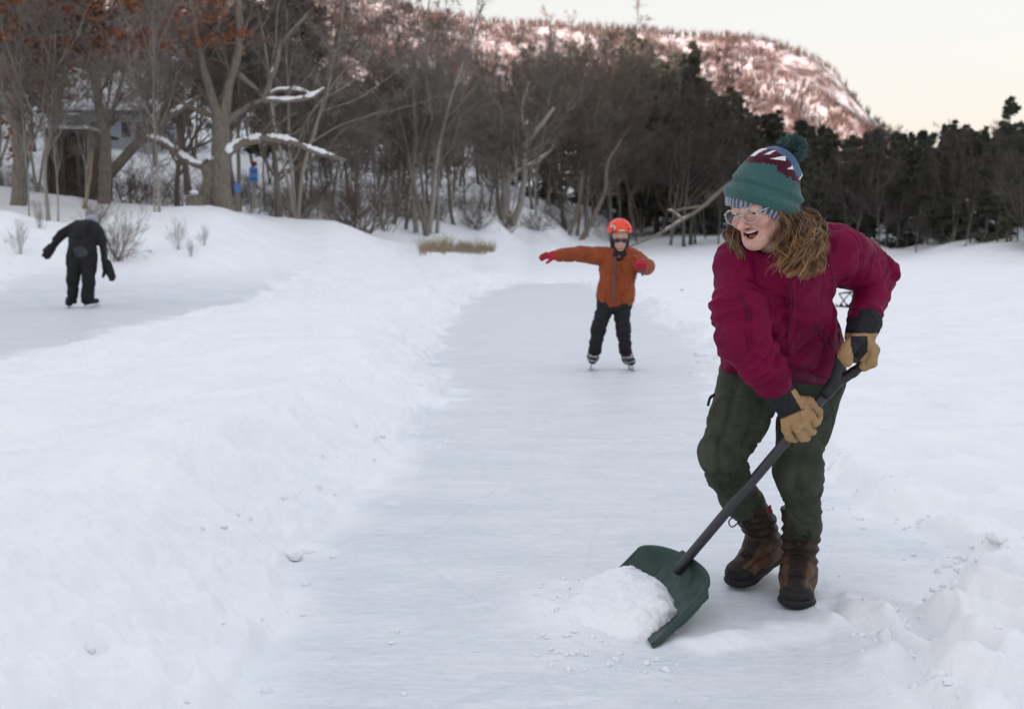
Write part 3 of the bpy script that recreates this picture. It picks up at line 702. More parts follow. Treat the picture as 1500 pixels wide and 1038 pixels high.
for k in range(16):
    px = 985 + k * 13 + U(-6, 6); Y = float(np.interp(px, [930, 1100, 1300], [90, 84, 76])) + U(0, 8)
    BARED[int(tr.integers(0, 3))].place(spot(px, Y), hgt(px, Y, ctop(px) + U(45, 120)), U(0, 6), 'grey bare tree between the leaning dead trunk and the teal hat', 'bare tree', 'bare trees in front of the dark pines of the middle slope', sx=U(.9, 1.2))
# --- centre bare wood
GM = 'bare trees of the middle shore'
def midY(px): return float(np.interp(px, [430, 560, 650, 740, 860, 960, 1060], [46, 52, 60, 68, 88, 102, 98]))
MT = [(430, 70), (500, 60), (560, 55), (640, 60), (700, 65), (760, 55), (830, 38), (880, 45), (930, 70), (1000, 110), (1060, 150)]
def mtop(px): return float(np.interp(px, [t[0] for t in MT], [t[1] for t in MT]))
for row, (dy, n, dt) in enumerate(((2, 15, 70), (8, 22, 45), (16, 24, 24), (26, 22, 10))):
    for k in range(n):
        px = 440 + (k + U(0, 1)) * 560 / n; Y = midY(px) + dy + U(-2, 2)
        BARE[int(tr.integers(0, 6))].place(spot(px, Y), hgt(px, Y, mtop(px) + dt + U(-10, 45)), U(0, 6), 'grey bare tree in the thicket of the middle shore', 'bare tree', GM, sx=U(.85, 1.2))
for (px, Y, top, q, lab, tl) in ((735, 70, 95, 2, 'stout twin-limbed bare tree with a dark base behind the dry grass', 0), (625, 54, -12, 1, 'tall bare tree whose thin top reaches out of the picture above the dry grass', 0),
                             (860, 92, 30, 5, 'broad bare tree crowning the skyline above the orange helmet', 0),
                             (640, 56, 20, 3, 'pale slim straight bare tree right of the tall one above the dry grass', .06)):
    BARE[q].place(spot(px, Y), hgt(px, Y, top), 1.3, lab, 'bare tree', tilt=(0, tl))
for k in range(19):
    px = 430 + k * 27 + U(-8, 8); Y = midY(px) + U(-3, 6)
    SHRUB[k % 3].place(spot(px, Y), hgt(px, Y, np.interp(px, [430, 560, 640, 900], [225, 215, 270, 300]) + U(-10, 30)), U(0, 6), 'brown twiggy bush at the foot of the middle shore trees', 'bush', 'twiggy bushes along the middle shore', sx=U(.9, 1.5))
# --- left wood
GL = 'bare trees in the wood on the left bank'
for row, (Y0, n, top) in enumerate(((34, 9, -90), (40, 11, -60), (47, 11, -30), (56, 12, 0), (68, 14, 20))):
    for k in range(n):
        px = -60 + (k + U(0, 1)) * 530 / n; Y = Y0 + U(-2.5, 2.5)
        if (row == 0 and (55 < px < 600)) or (row == 1 and (60 < px < 240 or 290 < px < 350)) or (row == 2 and 60 < px < 240) or (row == 3 and 70 < px < 235 and k % 2): continue
        BARE[int(tr.integers(0, 6))].place(spot(px, Y), hgt(px, Y, top + U(-60, 90)), U(0, 6), 'bare brown tree in the thick wood on the left bank above the snow crest', 'bare tree', GL, sx=U(.8, 1.2))
for k in range(6):
    px = -20 + k * 90 + U(-10, 10); Y = 78 + U(0, 18)
    PINE[int(tr.choice([1, 2, 3, 4]))].place(spot(px, Y), hgt(px, Y, U(40, 170)), U(0, 6), 'dark evergreen deep in the wood behind the left bank', 'pine tree', 'evergreens deep in the wood behind the left bank', sx=U(1.0, 1.6))
PINE[0].place(spot(440, 50), hgt(440, 50, -60), 2.2, 'spreading dark pine whose boughs hang over the snowy limb tree from the right', 'pine tree', sx=1.5)
for k in range(15):
    px = -30 + k * 36 + U(-8, 8); Y = 36 + U(0, 10)
    SHRUB[k % 3].place(spot(px, Y), U(.9, 2.3), U(0, 6), 'bare twiggy bush among the tree trunks on the left bank', 'bush', 'twiggy bushes among the trunks on the left bank', sx=U(.9, 1.5))
for k in range(22):
    px = -420 + k * 17 + U(-6, 6); Y = U(34, 66)
    BARE[int(tr.integers(0, 6))].place(spot(px, Y), U(9, 14), U(0, 6), 'bare brown tree in the thick wood on the left bank above the snow crest', 'bare tree', GL, sx=U(.8, 1.2))
# slim dark trunks standing on the near slope of the left bank
for (px, base, top, wd) in ((72, 322, 60, 1.2), (86, 318, 150, .7), (45, 300, 120, .6), (130, 318, 175, .6), (228, 300, 180, .8), (235, 296, 60, .9)):
    Y = 30.5
    BARE[3].place(spot(px, Y), hgt(px, Y, top - 60), px * .1, 'slim bare trunk on the snow crest above the black skater', 'bare tree', 'slim trunks on the crest above the black skater', sx=wd)
# ================================================================== hand-shaped trees, shed, house, markers on the left bank
def px_tube(pts, Y, sides=8, n=None, wob=.0, seed=0):
    """pts: (px, py, width in px[, dY])"""
    P = np.array([W(p[0], p[1], Y + (p[3] if len(p) > 3 else 0)) for p in pts]); R = np.array([p[2] for p in pts]) / 2 / F * Y
    k = n or max(6, 5 * len(pts)); Q = spline(np.hstack([P, R[:, None]]), k)
    if wob: Q[:, :3] += wob * fbm(Q[:, :3] * 2.0 + seed, 2, seed)[:, None] * np.array([1, .6, .8])
    return tubes(Q[None, :, :3], np.maximum(Q[None, :, 3], .004), sides), Q
def snow_on(Q, a, b, w=1.0, seed=0):
    """a cushion of snow lying along the top of a limb between fractions a..b"""
    n = len(Q); i0, i1 = int(a * (n - 1)), max(int(b * (n - 1)), int(a * (n - 1)) + 3)
    q = spline(Q[i0:i1 + 1], 26); r = q[:, 3] * w; t = np.linspace(0, 1, 26)
    gap = np.clip(1 + .45 * fbm(np.stack([t * 9, t * 0 + seed, t * 0], 1), 2, seed), .25, 1.5)
    r = (r * .8 + .018) * gap * np.sin(np.pi * np.clip(t, .02, .98)) ** .35
    P = q[:, :3] + np.array([0, 0, 1]) * (q[:, 3] * .75 + .012)[:, None]
    return tubes(P[None], r[None], 7)
def limb_tree(name, limbs, Y, label, mat=M_BARK, snow=(), twigs=0, seed=1, tm=M_TWIG, cat='tree'):
    b = limbs[0][0]; root = empty(name, W(b[0], b[1], Y), label, cat)
    T = MB(); Qs = []
    for k, l in enumerate(limbs):
        (v, f), Q = px_tube(l, Y, 9 if k < 2 else 7, wob=.05, seed=seed + k); T.add(v, f); Qs.append(Q)
    T.build('trunk', mat, root, col=False)
    if twigs:
        r = np.random.default_rng(seed); C = MB()
        for Q in Qs:
            P = Q[None, :, :3]; R = Q[None, :, 3]
            a = grow(*spawn(P, R, twigs, .35, 1, .75, .3, .4, r), 6, .13, .05, r, .3)
            c = grow(*spawn(*a, 7, .15, 1, .7, .45, .6, r), 4, .14, .04, r, .4)
            d = grow(*spawn(*c, 4, .15, 1, .7, .5, .7, r), 3, .14, .03, r, .5)
            for (P_, R_), s in ((a, 5), (c, 3), (d, 3)):
                v, f = tubes(P_, np.maximum(R_, .0035), s, False); C.add(v, f)
        C.build('crown', tm, root, col=False)
    if snow:
        S = MB()
        for (k, a, b, w) in snow: v, f = snow_on(Qs[k], a, b, w, k); S.add(v, f)
        S.build('snow', M_SNOW, root, col=False)
    return root
limb_tree('snowy_limb_tree', [[(297, 322, 38), (303, 290, 27), (308, 262, 24), (302, 244, 22)],
    [(328, 318, 34), (322, 270, 30), (322, 215, 27), (322, 178, 24), (312, 150, 15), (300, 110, 11), (288, 60, 9), (278, 0, 8), (270, -50, 6)],
    [(322, 190, 22), (330, 165, 17), (338, 120, 13), (352, 60, 12), (348, 0, 10), (356, -50, 7)],
    [(303, 246, 18), (325, 232, 13), (349, 213, 12), (372, 207, 10), (388, 202, 9), (420, 208, 8), (460, 222, 7), (505, 236, 5)],
    [(300, 246, 14), (288, 241, 9), (262, 228, 8), (238, 210, 7), (214, 202, 5)],
    [(330, 180, 12), (352, 163, 8), (375, 150, 7), (385, 146, 6)],
    [(385, 148, 8), (392, 128, 7), (403, 98, 7), (410, 68, 6), (428, 45, 5), (450, 20, 4)],
    [(384, 148, 7), (410, 148, 6), (440, 146, 6), (460, 140, 5), (473, 131, 3)], [(392, 143, 4), (402, 134, 4), (425, 131, 4), (447, 134, 3), (458, 140, 3)],
    [(350, 110, 9), (368, 125, 6), (392, 150, 4)]], 34,
    'old forked tree with thick snow cushions along its low arching limbs', snow=((3, .03, .32, 1.3), (3, .36, .56, 1.25), (3, .6, .78, 1.2), (3, .8, .97, 1.1), (4, .1, .5, 1.0), (4, .6, 1, 1.1), (0, .30, .75, .55), (7, .0, 1, 1.3), (8, .1, 1, 1.2), (6, .1, .5, .5), (0, .0, .22, .55)), twigs=8, seed=61)
limb_tree('leaning_tree', [[(150, 268, 17), (176, 238, 15), (205, 207, 14), (235, 180, 11), (262, 162, 7), (292, 140, 4)], [(200, 212, 13), (220, 182, 9), (240, 152, 5)], [(205, 205, 6), (215, 204, 7), (243, 213, 8), (268, 228, 8), (290, 240, 6)]], 37,
    'dark leaning trunk slanting up to the right beside the snow-roofed shed', snow=((0, .35, .55, .5), (0, .72, .95, 1.0), (1, .6, 1, .9), (2, .2, 1, .9)), twigs=6, seed=71)
limb_tree('broken_trunk', [[(152, 320, 20), (152, 280, 18), (154, 240, 17), (152, 190, 14), (140, 130, 12), (128, 70, 9), (120, 0, 8)], [(152, 200, 8), (166, 160, 7), (178, 120, 6), (200, 60, 5)]], 35.5, 'thick upright trunk standing in front of the right end of the shed', twigs=4, seed=81)
limb_tree('snapped_sapling', [[(120, 322, 5), (126, 290, 5.5), (132, 250, 5), (137, 221, 4)]], 33, 'pale yellowish snapped stem leaning before the shed', mat=pmat('bare split wood', (.26, .20, .13), .9, .2, 20))
limb_tree('stump', [[(287, 308, 30), (286, 296, 25), (286, 287, 24)]], 33.2, 'low dark stump with a snowball on top beside the forked snowy tree', snow=((0, .5, 1, .5),), cat='stump')
# oak holding its rusty leaves
oak = limb_tree('oak_tree', [[(28, 318, 24), (30, 240, 22), (24, 150, 20), (30, 60, 17), (36, -30, 14), (30, -100, 9)], [(26, 140, 9), (70, 105, 7), (130, 75, 6), (200, 66, 4), (260, 60, 3)], [(28, 90, 10), (70, 50, 8), (140, 30, 7), (220, 12, 5), (300, 4, 3)], [(30, 40, 9), (90, 8, 7), (170, -14, 5), (250, -30, 4)],
    [(24, 170, 8), (55, 150, 5), (80, 130, 4)], [(24, 160, 8), (-20, 110, 6), (-60, 80, 4)]], 33, 'oak at the far left still holding clouds of rust-brown leaves overhead', twigs=14, seed=91)
r = np.random.default_rng(17)
cl = []
for (x, y, sx, sy, n) in ((150, 62, 130, 13, 1500), (60, 55, 70, 20, 900), (110, 15, 120, 22, 1300), (230, 55, 50, 16, 500), (30, 100, 45, 22, 500), (70, 125, 40, 18, 260), (78, 155, 14, 10, 110), (285, 15, 50, 16, 260), (340, 45, 30, 10, 120), (20, 200, 25, 40, 160), (60, 90, 60, 15, 500), (150, -20, 140, 20, 600)):
    a = np.stack([r.normal(x, sx * .55, n), r.normal(y, sy * .6, n), 33 + r.normal(0, .7, n)], 1)
    d = fbm(np.stack([a[:, 0] * .05, a[:, 1] * .09, a[:, 2] * .6], 1), 2, 5); cl.append(a[d > -.12])
cl = np.concatenate(cl); P = np.array([W(*q) for q in cl]); M = len(P)
u = r.normal(0, 1, (M, 3)); u /= np.linalg.norm(u, axis=1, keepdims=True); v = np.cross(u, r.normal(0, 1, (M, 3))); v /= np.linalg.norm(v, axis=1, keepdims=True)
s = r.uniform(.045, .095, (M, 1)); u = u * s * 1.5; v = v * s
mk('leaves', np.stack([P - u, P + v * .8 - u * .2, P + u, P - v * .8 - u * .2], 1).reshape(-1, 3), np.arange(4 * M).reshape(-1, 4), M_OAKLEAF, oak, smooth=False)
# long fallen, bleached trunk leaning from the middle shore
limb_tree('fallen_trunk', [[(915, 364, 3), (960, 345, 4), (1000, 322, 4.5), (1030, 302, 5), (1062, 274, 5), (1085, 258, 4)], [(1000, 322, 4), (985, 310, 3), (978, 309, 2)], [(1030, 302, 4), (1005, 305, 3), (985, 309, 2)]], 62, 'bleached dead trunk slanting from the ice up behind the teal hat', mat=M_BARK, snow=((0, .25, .5, .3), (1, 0, 1, .5)), twigs=4, seed=101, tm=M_TWIGG)
limb_tree('slanting_limb_tree', [[(742, 344, 20), (738, 310, 15), (742, 270, 13), (738, 200, 11), (730, 160, 8), (716, 130, 5)], [(743, 338, 13), (760, 305, 10), (768, 262, 9), (770, 215, 8), (795, 180, 6), (812, 158, 4)], [(742, 275, 6), (752, 255, 6), (775, 243, 5), (800, 226, 4), (812, 212, 3)], [(768, 255, 5), (772, 220, 4), (765, 160, 4), (775, 120, 3)]], 72,
    'double-stemmed pale tree with one snow-lit slanting limb, left of the orange helmet', mat=M_BARKP, snow=((2, .3, .9, .4),), twigs=9, seed=111, tm=M_TWIGG)
limb_tree('slender_tree', [[(628, 342, 10), (634, 290, 8), (640, 230, 7), (652, 170, 6), (668, 120, 5), (690, 60, 3), (700, 20, 2)], [(640, 240, 5), (632, 180, 4), (625, 120, 4), (622, 60, 3), (628, 0, 2)]], 55, 'slender forked pale tree reaching to the sky above the dry grass', mat=M_BARKP, twigs=9, seed=121, tm=M_TWIGG)
limb_tree('slender_tree', [[(610, 340, 8), (606, 290, 7), (608, 200, 6), (604, 130, 5), (600, 70, 3)]], 55, 'slender straight pale stem left of the forked one above the dry grass', mat=M_BARKP, twigs=9, seed=122, tm=M_TWIGG)
limb_tree('ice_edge_tree', [[(850, 356, 9), (868, 320, 7), (886, 280, 6), (890, 240, 5), (910, 205, 3)]], 84, 'thin trunk leaning right, rooted in the snow just left of the orange helmet', mat=M_BARK, twigs=9, seed=132)
limb_tree('ice_edge_tree', [[(832, 350, 6), (848, 300, 5), (852, 250, 4)]], 84, 'thinnest slanting trunk above the outstretched red glove', mat=M_BARK, twigs=9, seed=133)
# --- dry grass, bush behind the black skater, twigs on the bank
def ground_hit(px, py, y0, y1):
    """distance at which the terrain shows at a picture position, searched between y0 and y1"""
    ys = np.linspace(y0, y1, 160); P = np.array([W(px, py, y) for y in ys]); d = P[:, 2] - zground(P[:, 0], P[:, 1]); k = np.where(d < 0)[0]
    return float(ys[k[0]]) if len(k) else None
def grass(px0, px1, py, Y, hmin, hmax, n, seed, name, label, sink=0):
    r = np.random.default_rng(seed); cols = np.linspace(px0, px1, 14); row = np.array([ground_hit(c, py, Y * .6, Y * 1.5) or Y for c in cols])
    px = r.uniform(px0, px1, n); yy = np.interp(px, cols, row) + r.normal(0, .6, n)
    x = np.array([W(a, 350, b)[0] for a, b in zip(px, yy)]); S = np.stack([x, yy, zground(x, yy) - .05], 1)
    env = np.sin(np.pi * np.clip((px - px0) / (px1 - px0), .03, .97)) ** .4
    D = r.normal(0, .30, (n, 3)); D[:, 2] = 1; env = env * np.clip(.75 + .9 * fbm(np.stack([px * .06, px * 0, px * 0], 1), 3, seed), .25, 1.3)
    P, R = grow(S, D, r.uniform(hmin, hmax, n) * (.45 + .55 * env) * (.7 + .3 * np.sin(px * .21 + 3 * np.sin(px * .07))), np.full(n, .010), 5, .10, -.06, r, .25)
    B = MB(); v, f = tubes(P, R, 3, False); B.add(v, f); c = S.mean(0)
    return tag(B.build(name, M_GRASS, None, col=False, org=c), label, 'grass', kind=None)
grass(616, 724, 368, 43, .35, .95, 1500, 3, 'dry_grass', 'clump of tan dry grass at the snowy shore left of the skating child')
grass(255, 275, 345, 25, .05, .2, 40, 4, 'dry_grass', 'tiny tuft of dead stalks poking from the snow bank right of the black skater')
SHRUB[1].place(spot(172, 24.6, .05), 1.25, .6, 'leafless bush with spreading stems right behind the black skater', 'bush', sx=.8)
SHRUB[0].place(spot(140, 28, .05), 1.1, 2.6, 'thin leafless bush on the bank above the black skater, left of the spreading one', 'bush', sx=.7)
for px, Y, h in ((262, 25.5, .75), (300, 26, .5), (280, 25, .45), (30, 25, .8), (60, 26.5, .7)):
    SHRUB[2].place(spot(px, Y, .05), h, px, 'sparse thin twigs poking out of the open snow bank near the black skater', 'twigs', 'twigs poking from the snow bank', sx=.55)
# --- shed with a snow-covered roof
def slab(B, px0, px1, py0, py1, Y0, Y1):
    a = W(px0, py1, Y0); c = W(px1, py0, Y0); v, f = box(((a[0] + c[0]) / 2, (Y0 + Y1) / 2, (a[2] + c[2]) / 2), (c[0] - a[0], Y1 - Y0, c[2] - a[2])); return B.add(v, f)
M_SHED = pmat('weathered brown boards', (.115, .092, .078), .9, .35, 14, .3, 30, stretch=(4, 4, .4))
shed = empty('shed', W(113, 290, 41), 'brown board shed with a flat snow-covered roof behind trunks', 'shed')
slab(MB(), 68, 138, 197, 292, 41, 42.7).build('wall', M_SHED, shed, False, col=False)
slab(MB(), 63, 142, 193.5, 197.5, 40.7, 42.9).build('roof', pmat('dark roof edge', (.04, .035, .03), .8), shed, False, col=False)
v, f = rbox(W(105, 191, 41.8), (1.98, 2.3, .13), 0); MB().add(v, f).build('snow', M_SNOW, shed, col=False)
B = MB()
for x in (69, 92, 115, 137): slab(B, x - 1.2, x + 1.2, 197, 292, 40.9, 41.05)
B.build('corner_post', M_SHED, shed, False, col=False)
slab(MB(), 95, 112, 222, 290, 40.95, 41.02).build('door', pmat('dark reddish door', (.06, .035, .03), .8), shed, False, col=False)
# --- house behind the trees
M_HOUSE = pmat('pale grey siding', (.36, .39, .43), .8, .06, 4, .2, 30, stretch=(.2, .2, 6))
house = empty('house', W(160, 260, 62), 'pale grey house with a snow-covered gable roof glimpsed through the trees', 'house')
a = W(72, 250, 62); c = W(224, 168, 62); Z0, Z1 = a[2], c[2]
B = MB(); v, f = box(((a[0] + c[0]) / 2, 65, (Z0 + Z1) / 2), (c[0] - a[0], 6, Z1 - Z0)); B.add(v, f); B.build('wall', M_HOUSE, house, False, col=False)
def roof(x0, x1, y0, y1, z0, rise, th):
    V = np.array([(x, y, z + t) for t in (0, th) for x in (x0, x1) for (y, z) in ((y0, z0), ((y0 + y1) / 2, z0 + rise), (y1, z0))])
    Fq = [np.array([[6, 9, 10, 7], [7, 10, 11, 8], [0, 1, 4, 3], [1, 2, 5, 4], [0, 3, 9, 6], [2, 8, 11, 5]]), np.array([[0, 6, 7], [0, 7, 1], [1, 7, 8], [1, 8, 2], [3, 4, 10], [3, 10, 9], [4, 5, 11], [4, 11, 10]])]
    return V, Fq
v, f = roof(a[0] - .3, c[0] + .3, 61.4, 68.6, Z1, 2.0, .16); MB().add(v, f).build('roof', pmat('roof boards', (.10, .10, .11), .8), house, False, col=False)
v, f = roof(a[0] - .28, c[0] + .28, 61.45, 68.5, Z1 + .17, 2.0, .22); MB().add(v, f).build('snow', M_SNOW, house, False, col=False)
for px, py in ((108, 190), (140, 190), (185, 190), (206, 190)):
    wc = W(px, py, 61.98); B = MB(); v, f = box(wc, (.62, .06, .95)); B.add(v, f); wf = B.build('window', pmat('window trim', (.5, .52, .55), .6), house, False, col=False)
    B = MB(); v, f = box(wc + np.array([0, -.035, 0]), (.5, .03, .82)); B.add(v, f); B.build('pane', pmat('dark window glass', (.03, .035, .045), .15, .1, 2, spec=.5), wf, False, col=False)
# --- blue trail markers
M_BLUE = pmat('faded blue paint', (.09, .20, .50), .6, .12, 6); M_RED = pmat('dark red paint', (.18, .02, .03), .6); M_POST = pmat('grey post wood', (.22, .2, .17), .9, .2, 20)
p = W(371, 303, 34.8); g = empty('marker_sign', p, 'tall blue marker panel with a dark red cap on a thin post', 'marker')
def strip(px0, px1, py0, py1, Y, th, name, mat):
    B = MB(); slab(B, px0, px1, py0, py1, Y, Y + th); return B.build(name, mat, g, False, col=False)
strip(370.2, 373, 240, 306, 34.9, .05, 'post', M_POST); strip(365.5, 377, 245, 266.5, 34.8, .06, 'panel', M_BLUE); strip(368, 375.5, 236.5, 243, 34.8, .08, 'cap', M_RED)
B = MB()
for yy in (251, 262): slab(B, 367, 376, yy - 1, yy + 1, 34.77, 34.79)
B.build('lettering', pmat('dark blue print', (.03, .06, .2), .6), g, False, col=False)
g = empty('marker_post', W(347, 306, 34.2), 'short grey post with a small blue top left of the tall blue marker', 'marker')
strip(344.5, 350, 281, 308, 34.2, .08, 'post', M_POST); strip(343.5, 351, 269, 281, 34.17, .12, 'cap', M_BLUE)
# ================================================================== the woman with the shovel
def pxof(V):
    d = V - CAM; dep = d @ FW; return CX + F * (d @ RT) / dep, CY - F * (d @ UP) / dep
def creases(V, amp, f, st=(1, 1, 1), seed=0, k=3.4):
    n = vnoise(V * f * np.array(st) + .6 * fbm(V * f * .7, 2, seed + 5)[:, None], seed)
    return -amp * np.exp(-(np.abs(n) * k) ** 2 * 3) + amp * .5
def axis_folds(V, a, b, pitch, amp, w0, w1, seed=0):
    """uneven folds running part of the way round a limb from a to b, strongest near fractions w0..w1"""
    ab = b - a; L = np.linalg.norm(ab); t = (V - a) @ ab / L / L
    q = V - a - np.clip(t, 0, 1)[:, None] * ab; rad = np.linalg.norm(q, axis=1)
    u = nrm(np.cross(ab, (0, 1, 0))); sl = (q @ u) / .08                      # slants the folds
    ph = t * L / pitch + .55 * sl * math.sin(seed * 1.7) + 1.6 * fbm(V * 7, 2, seed)
    m = sstep(w0 - .18, w0, t) * sstep(w1 + .18, w1, t) * sstep(.19, .12, rad) * np.clip(.45 + 1.1 * fbm(V * 11, 2, seed + 50), 0, 1.2)
    w = np.abs(((ph % 1) - .5) * 2)
    return amp * .85 * m * (np.exp(-(w * 2.2) ** 2) - .35)
M_SKIN = pmat('fair skin', (1, 1, 1), .55, .10, 70, .12, 220, True, .35, sss=.12, bdist=.002)
M_JACKET = pmat('crimson shell fabric', (.150, .0022, .033), .65, .16, 9, .45, 24, spec=.12, bdist=.010)
M_JACKET2 = pmat('dark crimson lining fabric', (.11, .005, .03), .75, .12, 9, .2, 300, bdist=.002)
M_ZIP = pmat('dark zip tape', (.055, .005, .018), .6, .1, 30)
M_OLIVE = pmat('olive softshell', (.043, .050, .034), .8, .28, 12, .45, 26, bdist=.010, spec=.2)
M_BOOT = pmat('boot leather', (1, 1, 1), .62, .35, 26, .35, 110, True, .3, bdist=.004)
M_SOLE = pmat('black rubber', (.015, .015, .016), .6, .2, 30, .2, 90)
M_LACE = pmat('black laces', (.018, .016, .015), .8)
M_GLOVE = pmat('leather and knit glove', (1, 1, 1), .7, .12, 40, .3, 160, True, .25, bdist=.003)
M_KNIT = pmat('knitted wool', (1, 1, 1), .95, .10, 90, .45, 330, True, .1, bdist=.003, sheen=.2)
M_HAIR = pmat('wavy brown hair', (1, 1, 1), .45, .18, 30, 0, attr=True, spec=.45)
M_EYE = pmat('eye', (1, 1, 1), .2, .0, 5, attr=True, spec=.5)
M_TEETH = pmat('teeth', (.72, .68, .60), .3, .05, 60)
M_METAL = pmat('steel blade', (.42, .43, .45), .3, .1, 20, metal=.9)
woman = empty('person', G(1170, 880), 'laughing woman in crimson jacket and teal pompom hat, pushing a green shovel', 'person')
# ---------------- head (local: face towards -y, x = her left)
HC = W(1117, 301, 3.42)
def rx(a): c, s = math.cos(a), math.sin(a); return np.array([[1, 0, 0], [0, c, -s], [0, s, c]])
def ry(a): c, s = math.cos(a), math.sin(a); return np.array([[c, 0, s], [0, 1, 0], [-s, 0, c]])
def rz(a): c, s = math.cos(a), math.sin(a); return np.array([[c, -s, 0], [s, c, 0], [0, 0, 1]])
HR = ry(math.radians(-6)) @ rz(math.radians(-50)) @ rx(math.radians(14))
def hw(p): return np.asarray(p, float) @ HR.T + HC
hd = SDF((-.11, -.15, -.26), (.11, .13, .15), .0024)
hd.ell((0, .014, .022), (.074, .088, .066), k=0)
hd.ell((0, -.030, -.016), (.062, .064, .078), k=.03)
hd.cone((-.050, -.005, -.050), (-.010, -.070, -.088), .019, .015, .03); hd.cone((.050, -.005, -.050), (.010, -.070, -.088), .019, .015, .03)
hd.ell((0, -.080, -.093), (.019, .015, .013), k=.02)
hd.cone((-.02, -.066, -.082), (.02, -.066, -.082), .02, .02, .03)
hd.cone((-.04, -.074, .022), (.04, -.074, .022), .012, .012, .015)
for s in (-1, 1):
    hd.ell((s * .041, -.072, -.026), (.023, .020, .018), k=.018)
    hd.ell((s * .033, -.094, .001), (.015, .010, .010), k=.012, op='s')
hd.cone((0, -.088, .010), (0, -.114, -.027), .0075, .0112, .012)
hd.ell((0, -.119, -.029), (.0110, .0105, .0092), k=.008)
for s in (-1, 1): hd.ell((s * .0125, -.102, -.032), (.008, .010, .0065), k=.006)
for s in (-1, 1): hd.chain([(s * .018, -.100, -.026), (s * .030, -.088, -.036), (s * .038, -.076, -.050)], [.0016, .0022, .0016], .006, op='s')
# laughing mouth: lips ring, cavity
lip = [(-.030, -.070, -.043), (-.018, -.087, -.0455), (0, -.094, -.0480), (.018, -.087, -.0455), (.030, -.070, -.043)]
low = [(-.030, -.070, -.043), (-.023, -.081, -.066), (0, -.089, -.0800), (.023, -.081, -.066), (.030, -.070, -.043)]
hd.ell((0, -.084, -.0595), (.0265, .034, .0165), k=.005, op='s'); hd.ell((0, -.088, -.052), (.031, .026, .008), k=.005, op='s')
for L in (lip, low):
    q = spline(L, 12)
    for i in range(11): hd.cone(q[i], q[i + 1], .0033, .0033, .004)
for s in (-1, 1):
    hd.ell((s * .077, .010, -.008), (.009, .019, .030), R=rx(.15), k=.008); hd.ell((s * .085, .004, -.006), (.006, .010, .018), k=.005, op='s')
    # lids: eyes narrowed by the laugh
    hd.ell((s * .033, -.083, .0085), (.0165, .0100, .0068), k=.004); hd.ell((s * .033, -.083, -.0078), (.0160, .0098, .0066), k=.004)
hd.cone((0, .018, -.07), (.0, .035, -.20), .052, .056, .03)
V, Q = hd.mesh(smooth=1)
base = np.array([.56, .335, .265]); c = np.tile(base, (len(V), 1))
def blob(p, r): return np.exp(-np.sum(((V - np.array(p)) / np.array(r)) ** 2, 1))
for s in (-1, 1):
    c = c * (1 - .5 * blob((s * .040, -.08, -.03), (.025, .03, .02))[:, None]) + np.array([.60, .24, .20]) * .5 * blob((s * .040, -.08, -.03), (.025, .03, .02))[:, None]
nb = blob((0, -.115, -.034), (.016, .02, .018))[:, None] * .6; c = c * (1 - nb) + np.array([.60, .22, .19]) * nb
dl = np.full(len(V), 1e9)
for L in (lip, low): 
    for a in spline(L, 24): dl = np.minimum(dl, np.linalg.norm(V - a, axis=1))
lb = .75 * sstep(.0062, .0040, dl)[:, None]; c = c * (1 - lb) + np.array([.47, .19, .17]) * lb
cav = (((V[:, 0] / .0275) ** 2 + ((V[:, 2] + .060) / .0185) ** 2 < 1) & (V[:, 1] > -.086) & (V[:, 1] < -.03) & (dl > .0040)); c[cav] = (.13, .028, .028)
eb = sum(sstep(.0048, .003, np.abs(V[:, 2] - (.026 + .10 * (.033 - np.abs(V[:, 0])) * .3))) * sstep(.058, .05, np.abs(V[:, 0])) * sstep(.012, .018, np.abs(V[:, 0])) * (V[:, 1] < -.05) for _ in (0,))[:, None]
c = c * (1 - .6 * eb) + np.array([.16, .09, .06]) * .6 * eb
for s in (-1, 1):
    la = np.clip(1.3 * blob((s * .034, -.090, .0012 - .02 * 0), (.0150, .012, .0024)), 0, .85)[:, None]; c = c * (1 - la) + np.array([.05, .028, .022]) * la
    sh = .35 * blob((s * .033, -.086, -.016), (.016, .02, .006))[:, None]; c = c * (1 - sh) + np.array([.50, .25, .21]) * sh
c = c * (1 + .10 * fbm(V * 60, 3, 5) + .05 * fbm(V * 220, 2, 6))[:, None]
face = MB(); face.add(hw(V), Q, c)
# the rest of the body under the clothes, one continuous figure with the neck
J = dict(neck=W(1146, 372, 3.50), shR=W(1082, 392, 3.50), elR=W(1088, 500, 3.40), wrR=W(1143, 574, 3.46), shL=W(1222, 372, 3.58), elL=W(1285, 402, 3.72), wrL=W(1262, 482, 3.56),
         hipR=W(1102, 560, 3.80), knR=W(1057, 666, 3.70), anR=W(1112, 772, 4.05), hipL=W(1188, 560, 3.80), knL=W(1170, 690, 3.72), anL=W(1178, 815, 3.88), chest=W(1140, 430, 3.58), belly=W(1145, 520, 3.72), mdR=W(1078, 715, 3.87), mdL=W(1176, 742, 3.82))
bd = SDF((.55, 3.2, .05), (1.3, 4.25, 1.36), .014)
bd.cone(W(1135, 350, 3.46), J['neck'], .048, .055, 0); bd.cone(J['neck'], J['chest'], .06, .09, .04); bd.cone(J['chest'], J['belly'], .09, .085, .03)
for s in 'RL':
    bd.cone(J['neck'], J['sh' + s], .06, .055, .04); bd.cone(J['sh' + s], J['el' + s], .045, .032, .02); bd.cone(J['el' + s], J['wr' + s], .032, .024, .01)
    bd.cone(J['belly'], J['hip' + s], .07, .07, .03); bd.cone(J['hip' + s], J['kn' + s], .07, .04, .03); bd.cone(J['kn' + s], J['md' + s], .038, .03, .01); bd.cone(J['md' + s], J['an' + s], .03, .024, .01)
v, q = bd.mesh(); face.add(v, q, np.tile(base, (len(v), 1))); face.build('body', M_SKIN, woman)
